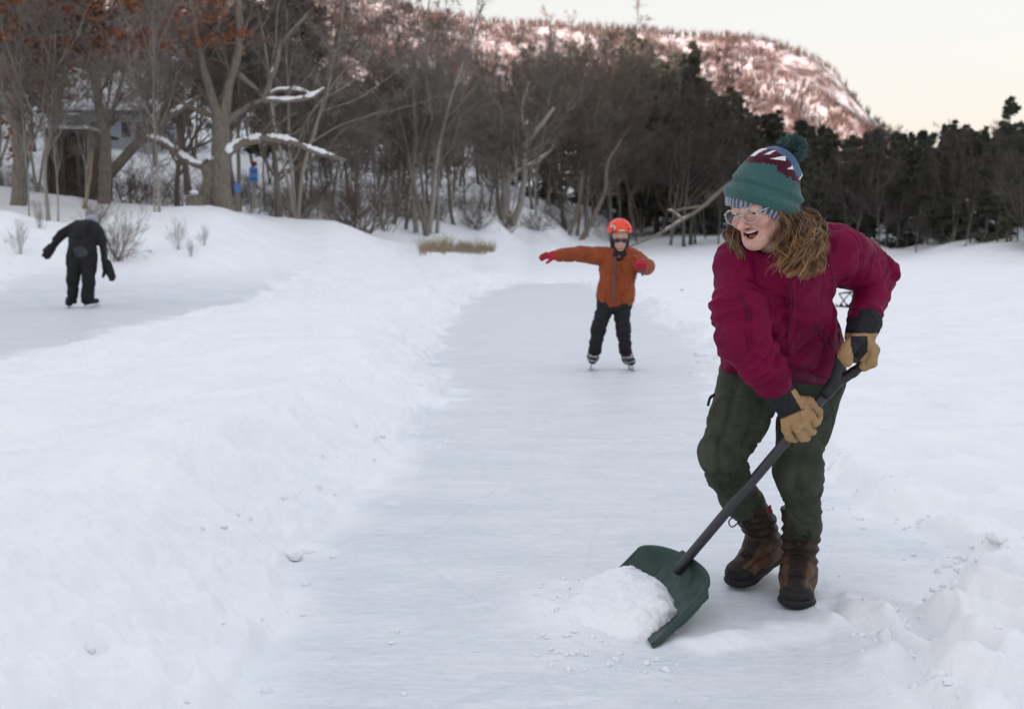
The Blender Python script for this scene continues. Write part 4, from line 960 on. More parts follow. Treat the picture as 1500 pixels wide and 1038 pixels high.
# eyes, teeth
for s in (-1, 1):
    th, ph = np.meshgrid(np.linspace(0, 2 * math.pi, 20, endpoint=False), np.linspace(0, math.pi, 14)); e = np.stack([np.sin(ph) * np.cos(th), -np.cos(ph), np.sin(ph) * np.sin(th)], -1).reshape(-1, 3)
    cc = np.where((e[:, 1:2] < -.93), np.array([[.01, .01, .01]]), np.where(e[:, 1:2] < -.80, np.array([[.06, .09, .09]]), np.array([[.62, .58, .56]])))
    i, j = np.meshgrid(np.arange(13), np.arange(20), indexing='ij'); q = np.stack([i * 20 + j, i * 20 + (j + 1) % 20, (i + 1) * 20 + (j + 1) % 20, (i + 1) * 20 + j], -1).reshape(-1, 4)
    mk('eye', hw(e * .0118 + np.array([s * .033, -.0775, .0008])), q, M_EYE, woman, cc)
tb = SDF((-.03, -.105, -.07), (.03, -.04, -.03), .0012)
for x in np.linspace(-.023, .023, 9): tb.ell((x, -.0885 + 20 * x * x, -.0530 + 5 * x * x), (.0031, .003, .0058), k=.0008)
v, q = tb.mesh(); mk('teeth', hw(v), q, M_TEETH, woman)
tg = SDF((-.03, -.1, -.1), (.03, -.02, -.04), .0018); tg.ell((0, -.066, -.070), (.017, .020, .007), k=0); v, q = tg.mesh(); mk('tongue', hw(v), q, pmat('tongue', (.36, .12, .11), .4, .1, 60), woman)
# glasses
M_FRAME = bpy.data.materials.new('clear acetate'); M_FRAME.use_nodes = True; b = M_FRAME.node_tree.nodes['Principled BSDF']
b.inputs['Base Color'].default_value = (.80, .76, .75, 1); b.inputs['Roughness'].default_value = .12; b.inputs['Transmission Weight'].default_value = .6; b.inputs['IOR'].default_value = 1.45
M_LENS = bpy.data.materials.new('spectacle lens'); M_LENS.use_nodes = True; nt = M_LENS.node_tree; nt.nodes.remove(nt.nodes['Principled BSDF'])
t_ = nt.nodes.new('ShaderNodeBsdfTransparent'); g_ = nt.nodes.new('ShaderNodeBsdfGlossy'); g_.inputs['Roughness'].default_value = .02; g_.inputs['Color'].default_value = (.85, .9, 1, 1); x_ = nt.nodes.new('ShaderNodeMixShader'); fr = nt.nodes.new('ShaderNodeFresnel'); fr.inputs['IOR'].default_value = 1.4
nt.links.new(fr.outputs[0], x_.inputs[0]); nt.links.new(t_.outputs[0], x_.inputs[1]); nt.links.new(g_.outputs[0], x_.inputs[2]); nt.links.new(x_.outputs[0], nt.nodes['Material Output'].inputs['Surface'])
glasses = MB(); lenses = MB(); a = np.linspace(0, 2 * math.pi, 41)
for s in (-1, 1):
    R2 = rz(s * .16)
    ring = np.stack([np.cos(a) * .0245, 0 * a, np.sin(a) * .0222 * (1 + .06 * np.sin(a))], 1) @ R2.T + np.array([s * .0345, -.1095, -.001])
    v, f = tubes(ring[None], np.full((1, 41), .0016), 8, False); glasses.add(hw(v), f)
    rg = np.concatenate([ring[:-1] * 1.0, [ring[:-1].mean(0) + np.array([0, -.003, 0])]]); lenses.add(hw(rg), np.array([(i, (i + 1) % 40, 40) for i in range(40)]))
    hinge = np.array([s * .0590, -.100, .006]); v, f = tubes(spline([hinge, (s * .068, -.095, .009), (s * .079, -.03, .006), (s * .082, .012, .002), (s * .08, .03, -.016)], 16)[None], np.full((1, 16), .0020), 6, False); glasses.add(hw(v), f)
v, f = tubes(spline([(-.010, -.1110, .000), (0, -.115, .006), (.010, -.1110, .000)], 8)[None], np.full((1, 8), .0022), 6, False); glasses.add(hw(v), f)
gl = glasses.build('glasses', M_FRAME, woman, col=False); lenses.build('lens', M_LENS, gl, col=False)
# ---------------- hat: lofted round a slouching axis
SP = np.array([(1115, 304, 55), (1115.5, 298, 57.5), (1116, 291, 58), (1118, 284.5, 54), (1119.5, 279, 53), (1121, 273, 53), (1124, 266, 48.5), (1128, 257, 44.5), (1132.5, 248, 40.5), (1137, 240, 37), (1141, 231, 31.5), (1144, 225, 25), (1146.5, 219, 15), (1148, 216, 1.5)], float)
nz_, na_ = 150, 220
sp = spline(SP, nz_); pc = np.array([W(x, y, 3.435) for x, y, _ in sp]); rad = sp[:, 2] / F * 3.42
ax = np.gradient(pc, axis=0); ax /= np.linalg.norm(ax, axis=1, keepdims=True)
ax0 = nrm(np.array([.29, -.05, .95])); blend = .25 * sstep(.3, .9, np.linspace(0, 1, nz_))[:, None]; ax = ax0 * (1 - blend) + ax * blend; ax /= np.linalg.norm(ax, axis=1, keepdims=True)
Ux = np.array([1, 0, 0]) - ax * ax[:, :1]; Ux /= np.linalg.norm(Ux, axis=1, keepdims=True); Vx = np.cross(ax, Ux)     # Vx points away from the camera
ang = np.linspace(0, 2 * math.pi, na_, endpoint=False)
tt = np.linspace(0, 1, nz_)
T2, A2 = np.meshgrid(tt, ang, indexing='ij')
sag = .010 * np.exp(-((T2 - .33) / .06) ** 2) * np.sin(A2 * 1.0 + 1.1) + .006 * np.exp(-((T2 - .72) / .07) ** 2) * np.sin(2 * A2 + .3) + .004 * np.sin(3 * A2 + 7 * T2)
bump2 = .012 * np.exp(-((T2 - .66) / .06) ** 2 - ((A2 - .1 + math.pi) % (2 * math.pi) - math.pi) ** 2 / .35)
RR = rad[:, None] + sag * sstep(.15, .3, T2) * sstep(1, .9, T2) + bump2
HV = pc[:, None] + RR[..., None] * (Ux[:, None] * np.cos(ang)[None, :, None] + Vx[:, None] * np.sin(ang)[None, :, None] * 1.02)
# pattern, in (angle towards the viewer, height)
vx = np.degrees((A2 - 1.5 * math.pi + math.pi) % (2 * math.pi) - math.pi)      # 0 = facing the camera, + = viewer's right
px_, py_ = pxof(HV.reshape(-1, 3))
teal = np.array([.040, .100, .096]); blue = np.array([.055, .105, .19]); mar = np.array([.055, .006, .018]); wht = np.array([.70, .68, .68])
# peaks: piecewise ridge height by angle
pk = np.interp(vx, [-180, -140, -110, -90, -80, -30, 0, 20, 41, 51, 70, 90, 120, 150, 180], [.62, .70, .64, .84, .855, .835, .775, .735, .605, .595, .64, .69, .62, .68, .62])
lowj = np.interp(vx, [-180, -90, -63, -37, -12, -8, -4, 22, 46, 60, 80, 180], [.52, .58, .595, .62, .645, .645, .58, .56, .54, .49, .50, .52]) + .024 * (np.abs(((vx / 6.7 + .7 * np.sin(vx * .11)) % 1) - .5) * 2 - .5) + .018 * fbm(np.stack([vx.ravel() * .11, T2.ravel() * 0, T2.ravel() * 0], 1), 2, 3).reshape(vx.shape)
lowj = np.minimum(lowj, pk - .05)
hc = np.tile(teal, (nz_, na_, 1)); hc[T2 > pk] = blue; hc[(T2 <= pk) & (T2 > lowj)] = mar
for poly in ([(-80, .67), (-66, .675), (-62, .80), (-70, .85), (-85, .80)], [(-48, .73), (-36, .745), (-30, .84), (-40, .82)], [(-30, .70), (2, .79), (6, .73)], [(14, .645), (26, .71), (32, .672)], [(50, .575), (76, .68), (88, .69), (70, .60)]):
    P2 = np.stack([vx.ravel(), T2.ravel() * 200], 1); hc[inside(P2, np.array([(a, b * 200) for a, b in poly])).reshape(vx.shape)] = wht
i, j = np.meshgrid(np.arange(nz_ - 1), np.arange(na_), indexing='ij')
hq = np.stack([i * na_ + j, i * na_ + (j + 1) % na_, (i + 1) * na_ + (j + 1) % na_, (i + 1) * na_ + j], -1).reshape(-1, 4)
hat = mk('hat', HV.reshape(-1, 3), hq, M_KNIT, woman, hc.reshape(-1, 3))
# grey ribbed inner edge showing under the rolled brim
n1, n2 = 22, 260; ua = np.linspace(0, 1, n1); aa = np.linspace(0, 2 * math.pi, n2, endpoint=False)
ctr = W(1113.5, 305, 3.435); rr_ = (.1085 - .010 * (1 - ua)[:, None] ** 2 + .0022 * np.sign(np.sin(aa * 40))[None] * 0 + .0020 * np.sin(aa * 42)[None]); hh = (-.020 + .034 * ua)[:, None]
a0 = nrm(np.array([.27, -.05, .96])); u0 = nrm(np.array([1, 0, 0]) - a0 * a0[0]); v0 = np.cross(a0, u0)
RV = ctr + hh[..., None] * a0 + rr_[..., None] * (u0 * np.cos(aa)[:, None] + v0 * np.sin(aa)[:, None])
i, j = np.meshgrid(np.arange(n1 - 1), np.arange(n2), indexing='ij'); rq = np.stack([i * n2 + j, i * n2 + (j + 1) % n2, (i + 1) * n2 + (j + 1) % n2, (i + 1) * n2 + j], -1).reshape(-1, 4)
rc = np.where((np.sin(aa * 42) > 0)[None, :, None], np.array([.30, .32, .36]), np.array([.075, .10, .15])) * np.ones((n1, n2, 1)); mk('ribbed_edge', RV.reshape(-1, 3), rq, M_KNIT, hat, rc.reshape(-1, 3))
# pompom
r = np.random.default_rng(3); M = 5200; d = r.normal(0, 1, (M, 3)); d /= np.linalg.norm(d, axis=1, keepdims=True); pcn = W(1160, 219, 3.43)
L = .0375 * r.uniform(.86, 1.05, M); bend = r.normal(0, .006, (M, 3)); s_ = np.linspace(.45, 1, 5)
P = pcn + d[:, None] * L[:, None, None] * s_[None, :, None] + bend[:, None] * (s_ ** 2)[None, :, None]
v, f = tubes(P, np.tile(np.array([.0014, .0018, .0020, .0019, .0013]), (M, 1)), 3, False); pb = MB(); pb.add(v, f, np.repeat(teal * r.uniform(.8, 1.7, (M, 1)), 15, 0)); pb.build('pompom', M_KNIT, hat)
# ---------------- hair
r = np.random.default_rng(12); SV = []; hairM = MB()
def lock(pts, n, spread0, spread1, amp, wl, rad, seed, bright=1.0):
    rr = np.random.default_rng(seed); Q = spline(np.array([W(*p) for p in pts]), 40); t = np.linspace(0, 1, 40)[None, :, None]
    L = np.linalg.norm(np.diff(Q, axis=0), axis=1).sum(); ph = rr.uniform(0, 6.28)
    off = rr.normal(0, 1, (n, 1, 3)); o0 = off * spread0; o1 = off * spread1
    wv = amp * np.sin(2 * math.pi * t * L / wl + ph + rr.normal(0, .4, (n, 1, 1))) * np.array([1, 0, .25]) + amp * .8 * np.cos(2 * math.pi * t * L / wl * .97 + ph + rr.normal(0, .4, (n, 1, 1))) * np.array([0, 1, .2])
    P = Q[None] + o0 * (1 - t) + o1 * t + wv * np.clip(t * 2.2, 0, 1) + .0016 * np.cumsum(rr.normal(0, .25, (n, 40, 3)), 1) * t
    R = rad * rr.uniform(.6, 1.2, (n, 1)) * (1 - .6 * np.linspace(0, 1, 40)[None] ** 2)
    v, f = tubes(P, R, 4, False)
    tone = rr.uniform(0, 1, (n, 1)); c0 = np.array([.055, .026, .013]); c1 = np.array([.37, .20, .090]); cc = (c0 + (c1 - c0) * tone ** 1.6) * bright
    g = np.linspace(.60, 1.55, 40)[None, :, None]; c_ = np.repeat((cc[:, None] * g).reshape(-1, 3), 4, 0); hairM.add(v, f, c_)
right = [((1152, 312, 3.40), (1160, 335, 3.37), (1156, 365, 3.36), (1144, 392, 3.37)), ((1156, 312, 3.39), (1166, 340, 3.35), (1163, 370, 3.33), (1152, 397, 3.34)), ((1160, 312, 3.40), (1174, 338, 3.36), (1173, 368, 3.33), (1163, 398, 3.34)),
         ((1163, 312, 3.42), (1180, 335, 3.39), (1184, 366, 3.36), (1176, 396, 3.36)), ((1164, 310, 3.44), (1186, 330, 3.43), (1192, 360, 3.41), (1187, 390, 3.40)), ((1148, 316, 3.38), (1148, 340, 3.36), (1146, 362, 3.36), (1138, 380, 3.38)),
         ((1166, 308, 3.47), (1188, 322, 3.48), (1196, 345, 3.46), (1194, 370, 3.43)), ((1158, 312, 3.38), (1170, 345, 3.33), (1168, 375, 3.32), (1158, 399, 3.33)), ((1150, 314, 3.39), (1152, 345, 3.35), (1150, 375, 3.345), (1146, 396, 3.35))]
for k, p in enumerate(right):
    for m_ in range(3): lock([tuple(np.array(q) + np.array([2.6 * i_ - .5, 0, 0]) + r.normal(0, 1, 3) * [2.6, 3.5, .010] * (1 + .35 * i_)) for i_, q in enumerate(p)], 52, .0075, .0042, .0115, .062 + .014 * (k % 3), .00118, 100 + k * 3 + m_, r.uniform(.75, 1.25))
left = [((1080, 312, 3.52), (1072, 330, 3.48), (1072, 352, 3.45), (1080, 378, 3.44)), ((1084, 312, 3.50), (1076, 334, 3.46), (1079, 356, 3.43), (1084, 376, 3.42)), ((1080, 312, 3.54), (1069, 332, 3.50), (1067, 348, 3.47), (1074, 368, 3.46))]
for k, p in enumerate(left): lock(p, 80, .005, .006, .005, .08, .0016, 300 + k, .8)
# short wisps over the ear and along the nape, stray curls
lock([(1140, 305, 3.335), (1148, 315, 3.33), (1156, 330, 3.335), (1160, 345, 3.34)], 40, .003, .006, .003, .06, .0014, 400)
lock([(1180, 385, 3.37), (1192, 384, 3.36), (1203, 392, 3.36), (1200, 397, 3.35), (1190, 391, 3.35)], 5, .003, .004, .002, .08, .0010, 410, 1.5)
lock([(1170, 306, 3.47), (1181, 310, 3.47), (1186, 318, 3.47), (1184, 328, 3.47)], 14, .004, .005, .002, .08, .001, 420)
fr = np.random.default_rng(77)
for k in range(12):
    p = right[k % len(right)]; lock([tuple(np.array(q) + fr.normal(0, 1, 3) * [5 + 4 * i, 4, .02]) for i, q in enumerate(p)], 4, .008, .016, .007, fr.uniform(.05, .11), .0007, 500 + k, fr.uniform(1.0, 1.8))
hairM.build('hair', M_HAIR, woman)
# ---------------- jacket
jk = SDF((.52, 3.15, .66), (1.30, 4.0, 1.40), .0050)
jk.cone(W(1140, 415, 3.52), W(1146, 530, 3.70), .125, .128, 0); jk.cone(W(1098, 410, 3.53), W(1106, 530, 3.72), .092, .098, .04); jk.cone(W(1172, 400, 3.56), W(1184, 525, 3.72), .100, .100, .04)
jk.ell(W(1176, 366, 3.62), (.11, .12, .085), k=.04)
jk.cone(W(1110, 380, 3.50), W(1170, 372, 3.52), .075, .085, .04)
jk.cone(W(1129, 362, 3.455), W(1142, 392, 3.49), .064, .082, .02); jk.cone(W(1150, 364, 3.50), W(1150, 388, 3.53), .070, .085, .02)
jk.cone(W(1112, 330, 3.48), W(1124, 352, 3.43), .050, .046, .006, 's')
jk.cone(W(1128, 330, 3.44), W(1138, 358, 3.46), .050, .050, .006, 's')
hn = nrm(np.array([-.10, -.30, -1.0])); jk.plane(W(1146, 541, 3.64), hn, .006)
jk.cone(J['shR'], W(1084, 450, 3.44), .083, .078, .035); jk.cone(W(1084, 450, 3.44), J['elR'], .078, .072, .02); jk.cone(J['elR'], W(1131, 557, 3.45), .070, .053, .012)
jk.cone(J['shL'], W(1254, 386, 3.66), .088, .080, .04); jk.cone(W(1254, 386, 3.66), J['elL'], .078, .060, .02); jk.cone(J['elL'], W(1266, 468, 3.58), .056, .046, .012)
def jdisp(V):
    d = creases(V, .0115, 7.5, (1, 1, .55), 3) + creases(V, .0065, 14, (1, 1, .7), 9) + .009 * fbm(V * 6, 3, 13)
    d += axis_folds(V, J['shR'], J['elR'], .052, .013, .45, 1.1, 2) + axis_folds(V, J['elR'], J['wrR'], .040, .012, -.1, .85, 4)
    d += axis_folds(V, J['shL'], J['elL'], .050, .009, .35, 1.1, 6) + axis_folds(V, J['elL'], J['wrL'], .040, .009, -.1, .9, 8)
    # drape lines from the shoulders to the hem
    x, y = pxof(V); d += .0150 * np.sin(((x - 1140) * .8 - (y - 400) * .45) * .115 + 1.5 * fbm(V * 5, 2, 21)) * sstep(400, 450, y) * sstep(545, 500, y) * sstep(1060, 1090, x) * sstep(1235, 1210, x)
    # placket along the front zip
    zc = 1157 + (y - 400) * .02; d += .006 * sstep(8, 5, np.abs(x - zc)) * sstep(385, 395, y) * sstep(520, 505, y) * (V[:, 1] < 3.6)
    return d
V, Q = jk.mesh(jdisp); jacket = mk('jacket', V, Q, M_JACKET, woman)
JV = V
def surf(px, py, off=.0):
    """front-most jacket point near a picture position"""
    x, y = pxof(JV); dd = (x - px) ** 2 + (y - py) ** 2; k = np.argsort(dd)[:60]; p = JV[k]; return W(px, py, p[:, 1].min() - off)
def seam(name, pts, rad, mat, parent, n=40, off=.0):
    c = np.array([surf(*p, off) for p in spline(np.array(pts, float), n)]); 
    for _ in range(3): c[1:-1] = (c[:-2] + c[1:-1] * 2 + c[2:]) / 4
    v, f = tubes(c[None], np.full((1, n), rad), 6); return MB().add(v, f).build(name, mat, parent, col=False)
seam('zip', [(1152, 392), (1157, 420), (1158, 460), (1154, 495)], .0022, M_ZIP, jacket)
seam('pocket_zip', [(1193, 474), (1205, 492), (1215, 514)], .0026, M_ZIP, jacket); seam('pocket_zip', [(1082, 428), (1092, 448), (1100, 470)], .0022, M_ZIP, jacket)
seam('shoulder_seam', [(1205, 345), (1213, 372), (1219, 400), (1220, 432)], .0011, M_ZIP, jacket)
ng = SDF((.62, 3.28, 1.02), (1.0, 3.72, 1.32), .006); ng.cone(W(1128, 360, 3.475), W(1142, 384, 3.50), .058, .072, 0); ng.cone(W(1112, 338, 3.44), W(1124, 356, 3.43), .046, .050, .01, 's')  # added dark piece standing in for the collar's inside, covers the bare neck
V, Q = ng.mesh(lambda V: .004 * np.sin(V[:, 2] * 260) + creases(V, .004, 14, (1, 1, .4), 8)); mk('collar_inside', V, Q, pmat('dark maroon knit', (.030, .006, .014), .9, .2, 40, .3, 200), woman)
# second, darker layer showing under the hem
uj = SDF((.58, 3.3, .60), (1.2, 4.05, .95), .008)
uj.cone(W(1144, 500, 3.68), W(1148, 560, 3.74), .112, .120, 0); uj.cone(W(1108, 500, 3.72), W(1110, 555, 3.77), .088, .092, .04); uj.cone(W(1184, 500, 3.72), W(1187, 560, 3.75), .088, .092, .04)
uj.plane(W(1148, 553, 3.64), nrm(np.array([-.16, -.30, -1.0])), .006)
V, Q = uj.mesh(lambda V: creases(V, .006, 9, (1, 1, .5), 5)); mk('fleece', V, Q, M_JACKET2, woman)
# ---------------- trousers
tz = SDF((.52, 3.35, .10), (1.22, 4.30, .86), .0054)
tz.cone(W(1105, 545, 3.79), W(1186, 545, 3.79), .108, .108, 0)
tz.cone(J['hipR'], W(1080, 610, 3.74), .106, .093, .03); tz.cone(W(1080, 610, 3.74), J['knR'], .093, .073, .02); tz.cone(J['knR'], W(1076, 712, 3.85), .067, .058, .015); tz.cone(W(1076, 712, 3.85), W(1092, 738, 3.95), .059, .062, .01)
tz.cone(J['hipL'], W(1180, 620, 3.755), .098, .082, .03); tz.cone(W(1180, 620, 3.755), J['knL'], .082, .070, .02); tz.cone(J['knL'], W(1176, 740, 3.81), .066, .060, .015); tz.cone(W(1176, 740, 3.81), W(1178, 768, 3.85), .060, .061, .01)
tz.ell(W(1166, 690, 3.69), (.045, .05, .06), k=.03); tz.ell(W(1050, 664, 3.67), (.05, .05, .06), k=.03)
def tdisp(V):
    d = creases(V, .0115, 8, (1, 1, .6), 33) + creases(V, .0060, 15, (1, 1, .8), 39) + .008 * fbm(V * 7, 3, 43)
    d += axis_folds(V, J['hipR'], J['knR'], .055, .012, .75, 1.3, 32) + axis_folds(V, J['knR'], W(1100, 756, 4.02), .036, .011, .15, 1.0, 34) + axis_folds(V, J['hipL'], J['knL'], .060, .011, .8, 1.2, 36) + axis_folds(V, J['knL'], W(1180, 795, 3.9), .038, .011, .1, 1.0, 38)
    return d
V, Q = tz.mesh(tdisp); trousers = mk('trousers', V, Q, M_OLIVE, woman); TV = V
tabp = np.array([W(1046, 578, 3.68), W(1040, 583, 3.66), W(1037, 594, 3.65)]); v, f = tubes(spline(tabp, 8)[None], np.full((1, 8), .005), 6); MB().add(v, f).build('zip_pull', M_LACE, trousers, col=False)
# ---------------- boots
def boot(heel, toe_dir, up, flex=0.0):
    fwd = nrm(toe_dir); zz = nrm(np.asarray(up) - fwd * np.dot(up, fwd)); xx = np.cross(zz, -fwd) * -1; xx = np.cross(-fwd, zz); B = np.stack([xx, -fwd, zz], 1)
    tw = lambda p: np.asarray(p, float) * np.array([1.14, 1.04, 1.06]) @ B.T + heel
    u = SDF((-.10, -.30, -.02), (.10, .10, .31), .0042)
    u.cone((0, -.02, .055), (0, -.10, .065), .046, .050, 0); u.cone((0, -.09, .055), (0, -.195, .042), .050, .044, .03, flat=((0, 0, 1), 1.1)); u.ell((.004, -.215, .042), (.046, .042, .038), k=.02)
    u.cone((0, -.03, .07), (0, -.015 - flex * .4, .17), .052, .052, .03); u.cone((0, -.015 - flex * .4, .17), (0, -.005 - flex, .265), .052, .060, .02); u.plane((0, -flex, .268), (0, -.35 * flex / .1, 1), .004); u.plane((0, 0, .016), (0, 0, -1), .003)
    bd_ = lambda V: .0025 * fbm(V * 30, 3, 3) + .004 * np.sin(V[:, 2] * 190 + 3 * fbm(V * 14, 2, 7)) * sstep(.06, .1, V[:, 2]) * sstep(.25, .2, V[:, 2]) * sstep(-.02, .03, np.abs(V[:, 0])) + .004 * (np.exp(-((V[:, 2] - .262) / .008) ** 2))
    V, Q = u.mesh(bd_)
    brown = np.array([.095, .050, .026]); dark = np.array([.030, .018, .014]); c = np.tile(brown, (len(V), 1))
    t = sstep(.09, .13, V[:, 2])[:, None]; c = c * (1 - t) + np.array([.036, .021, .016]) * t
    ton = (np.abs(V[:, 0]) < .026) & (V[:, 1] + flex * np.clip((V[:, 2] - .1) / .165, 0, 1) < -.03) & (V[:, 2] > .07) | ((np.abs(V[:, 0]) < .022) & (V[:, 1] < -.06) & (V[:, 1] > -.155) & (V[:, 2] > .06)); c[ton] = dark * .8
    cap = V[:, 1] < -.205 - .03 * (V[:, 2] - .04) / .04; c[cap] = (.016, .015, .015)
    seamc = np.abs(V[:, 2] - (.085 + .12 * (V[:, 1] + .05))) < .0035; c[seamc] *= .4
    up_ = mk('boot', tw(V), Q, M_BOOT, woman, c)
    s = SDF((-.08, -.29, -.02), (.08, .07, .07), .0042)
    s.cone((0, -.005, .018), (0, -.11, .018), .050, .042, 0, flat=((0, 0, 1), 2.4)); s.cone((0, -.11, .018), (.003, -.20, .020), .046, .056, .02, flat=((0, 0, 1), 2.4)); s.ell((.003, -.225, .026), (.047, .038, .026), k=.01); s.ell((0, .012, .03), (.044, .034, .03), k=.01); s.plane((0, 0, .034), (0, 0, 1), .003); s.plane((0, 0, .0), (0, 0, -1), .002)
    for y in np.arange(-.25, .05, .022):
        s.cone((-.09, y, -.003), (.09, y, -.003), .006, .006, .002, 's')
    v, q = s.mesh(); mk('sole', tw(v), q, M_SOLE, up_)
    B_ = MB(); zs = np.linspace(.09, .245, 9)
    def front(x, z): y = -.085 + (z - .09) * .18 if z > .12 else -.105 + (z - .09) * .75; return (x, y - .004 + abs(x) * .5 - flex * max(0, (z - .1) / .165), z)
    for k in range(8):
        for sx in (-1, 1): v, f = tubes(np.array([front(sx * .022, zs[k]), front(0, (zs[k] + zs[k + 1]) / 2), front(-sx * .022, zs[k + 1])])[None] + np.array([0, -.003, 0]), np.full((1, 3), .0024), 5); B_.add(tw(v), f)
    for k, y in enumerate((-.105, -.125, -.145, -.16)):
        for sx in (-1, 1): v, f = tubes(spline([(sx * .022, y, .105 - k * .008), (0, y - .004, .114 - k * .008), (-sx * .020, y - .016, .100 - k * .008)], 7)[None], np.full((1, 7), .0024), 5); B_.add(tw(v), f)
    for sx in (-1, 1):
        v, f = tubes(spline([(x_, y_ - flex * .65, z_) for x_, y_, z_ in ((0.0, -.075, .215), (sx * .02, -.095, .222), (sx * .034, -.100, .205), (sx * .026, -.096, .188), (sx * .006, -.082, .205))], 18)[None], np.full((1, 18), .0024), 5); B_.add(tw(v), f)
    B_.build('laces', M_LACE, up_, col=False)
    return B, tw, up_
toeL = G(1163, 899); heelL = toeL + .285 * np.array([.30, .95, 0]); heelL[2] = .004
boot(heelL, (-.30, -.95, 0), (0, 0, 1))
hR = W(1133, 822, 4.06); toeR = W(1070, 866, 3.86); B_, twR, bR = boot(hR, toeR - hR, (-.10, -.05, 1), .13)
v, f = box(twR((.054, -.085, .225)), (.004, .034, .03), B_); MB().add(v, f).build('woven_patch', pmat('red patch', (.22, .012, .03), .8), bR, False, col=False)
# ---------------- gloves
tan = np.array([.34, .215, .105]); blk = np.array([.014, .014, .016])
gR = SDF(np.minimum(W(1118, 655, 3.40), W(1118, 655, 3.64)) - .02, np.maximum(W(1210, 540, 3.40), W(1210, 540, 3.64)) + .02, .0026)
gR.cone(W(1136, 566, 3.455), W(1148, 584, 3.468), .050, .044, 0); gR.cone(W(1150, 588, 3.475), W(1163, 604, 3.487), .041, .040, .015, flat=((0, 1, 0), 1.35))
FR = [[(1150, 611, 3.478), (1152, 628, 3.472), (1157, 640, 3.495), (1165, 643, 3.545)], [(1160, 608, 3.468), (1168, 627, 3.462), (1175, 640, 3.488), (1182, 641, 3.542)], [(1170, 603, 3.468), (1179, 620, 3.462), (1185, 632, 3.488), (1190, 632, 3.542)], [(1178, 597, 3.472), (1187, 608, 3.467), (1193, 618, 3.490), (1197, 618, 3.540)]]
for k, fg in enumerate(FR): gR.chain([W(*p) for p in fg], [.0150, .0138, .0130, .0115], .008)
gR.chain([W(1166, 588, 3.49), W(1184, 590, 3.50), W(1197, 602, 3.53), W(1199, 612, 3.56)], [.022, .0185, .0155, .013], .012)
V, Q = gR.mesh(lambda V: .0018 * fbm(V * 45, 3, 3) + creases(V, .0022, 40, (1, 1, 1), 6))
x, y = pxof(V); isb = (y < 612 - (x - 1146) * .42) & ((x - 1158) < (y - 572) * .58) | (y < 578 - (x - 1150) * .6)
c = np.where(isb[:, None], blk, tan); dd = np.abs(y - (612 - (x - 1146) * .42)); c = np.where(((dd < 1.2) & (x < 1178) & ~isb)[:, None], tan * .35, c)
mk('glove', V, Q, M_GLOVE, woman, c)
gL = SDF(np.minimum(W(1220, 548, 3.40), W(1220, 548, 3.70)) - .02, np.maximum(W(1295, 462, 3.40), W(1295, 462, 3.70)) + .02, .0026)
gL.cone(W(1267, 472, 3.575), W(1260, 489, 3.555), .052, .048, 0); gL.cone(W(1260, 490, 3.55), W(1259, 510, 3.525), .037, .040, .015); gL.ell(W(1257, 508, 3.505), (.034, .03, .046), k=.015)
FL = [[(1268, 500, 3.49), (1278, 512, 3.487), (1276, 529, 3.487), (1264, 536, 3.50)], [(1270, 499, 3.52), (1281, 512, 3.517), (1278, 531, 3.517), (1266, 538, 3.52)], [(1270, 499, 3.55), (1280, 513, 3.547), (1277, 531, 3.547), (1265, 537, 3.55)], [(1268, 500, 3.58), (1277, 513, 3.577), (1274, 529, 3.575), (1263, 535, 3.57)]]
for fg in FL: gL.chain([W(*p) for p in fg], [.0160, .0145, .0138, .012], .008)
gL.chain([W(1254, 500, 3.475), W(1243, 510, 3.455), W(1238, 520, 3.452), W(1241, 529, 3.462)], [.022, .0205, .0205, .017], .012)
V, Q = gL.mesh(lambda V: .0018 * fbm(V * 45, 3, 13) + creases(V, .0022, 40, (1, 1, 1), 16))
x, y = pxof(V); isb = (y < 488) | ((x > 1246 + np.maximum(0, y - 505) * .25) & (x < 1271 - np.maximum(0, y - 515) * .9) & (y > 492))
mk('glove', V, Q, M_GLOVE, woman, np.where(isb[:, None], blk, tan))
# ================================================================== shovel
M_SHAFT = pmat('dark grey aluminium tube', (.030, .031, .036), .42, .12, 20, .05, 60, spec=.5)
M_GRIP = pmat('black plastic grip', (.014, .014, .016), .5, .1, 30, .1, 90, spec=.4)
M_BLADE = pmat('dark green plastic', (.018, .046, .040), .5, .18, 9, .12, 120, spec=.45)
neck = W(1221, 563, 3.50); sb = W(1003, 822, 3.74)
shovel = empty('snow_shovel', G(980, 900), 'dark green plastic snow shovel with a long dark shaft, pushed over the ice', 'shovel')
SDIR = nrm(neck - sb); v, f = tubes(np.stack([sb - SDIR * .05, sb, (sb + neck) / 2, neck])[None], np.full((1, 4), .0165), 20); MB().add(v, f).build('shaft', M_SHAFT, shovel, col=False)
v, f = tubes(np.stack([neck - SDIR * .045, neck - SDIR * .03, neck + SDIR * .0])[None], np.array([[.0195, .0205, .0205]]), 18); MB().add(v, f).build('collar', M_GRIP, shovel, col=False)
gs = SDF((.9, 3.40, .65), (1.25, 3.68, .98), .0034); A1, B1 = W(1231, 523, 3.47), W(1273, 527, 3.525)
gs.cone(neck, W(1226, 545, 3.485), .019, .014, 0); gs.cone(W(1226, 545, 3.485), A1, .0135, .014, .01); gs.cone(neck, W(1250, 545, 3.512), .019, .0145, .008); gs.cone(W(1250, 545, 3.512), B1, .0145, .0150, .01); gs.cone(A1, B1, .0145, .0145, .008)
v, q = gs.mesh(); mk('grip', v, q, M_GRIP, shovel)
FLc, FRc = G(897, 844, .015), G(955, 947, .005); BLc, BRc = W(943, 797, 4.02), W(1044, 852, 3.56)
nu, nv = 64, 44; uu = np.linspace(0, 1, nu); vv = np.linspace(0, 1, nv); Ug, Vg = np.meshgrid(uu, vv, indexing='ij')
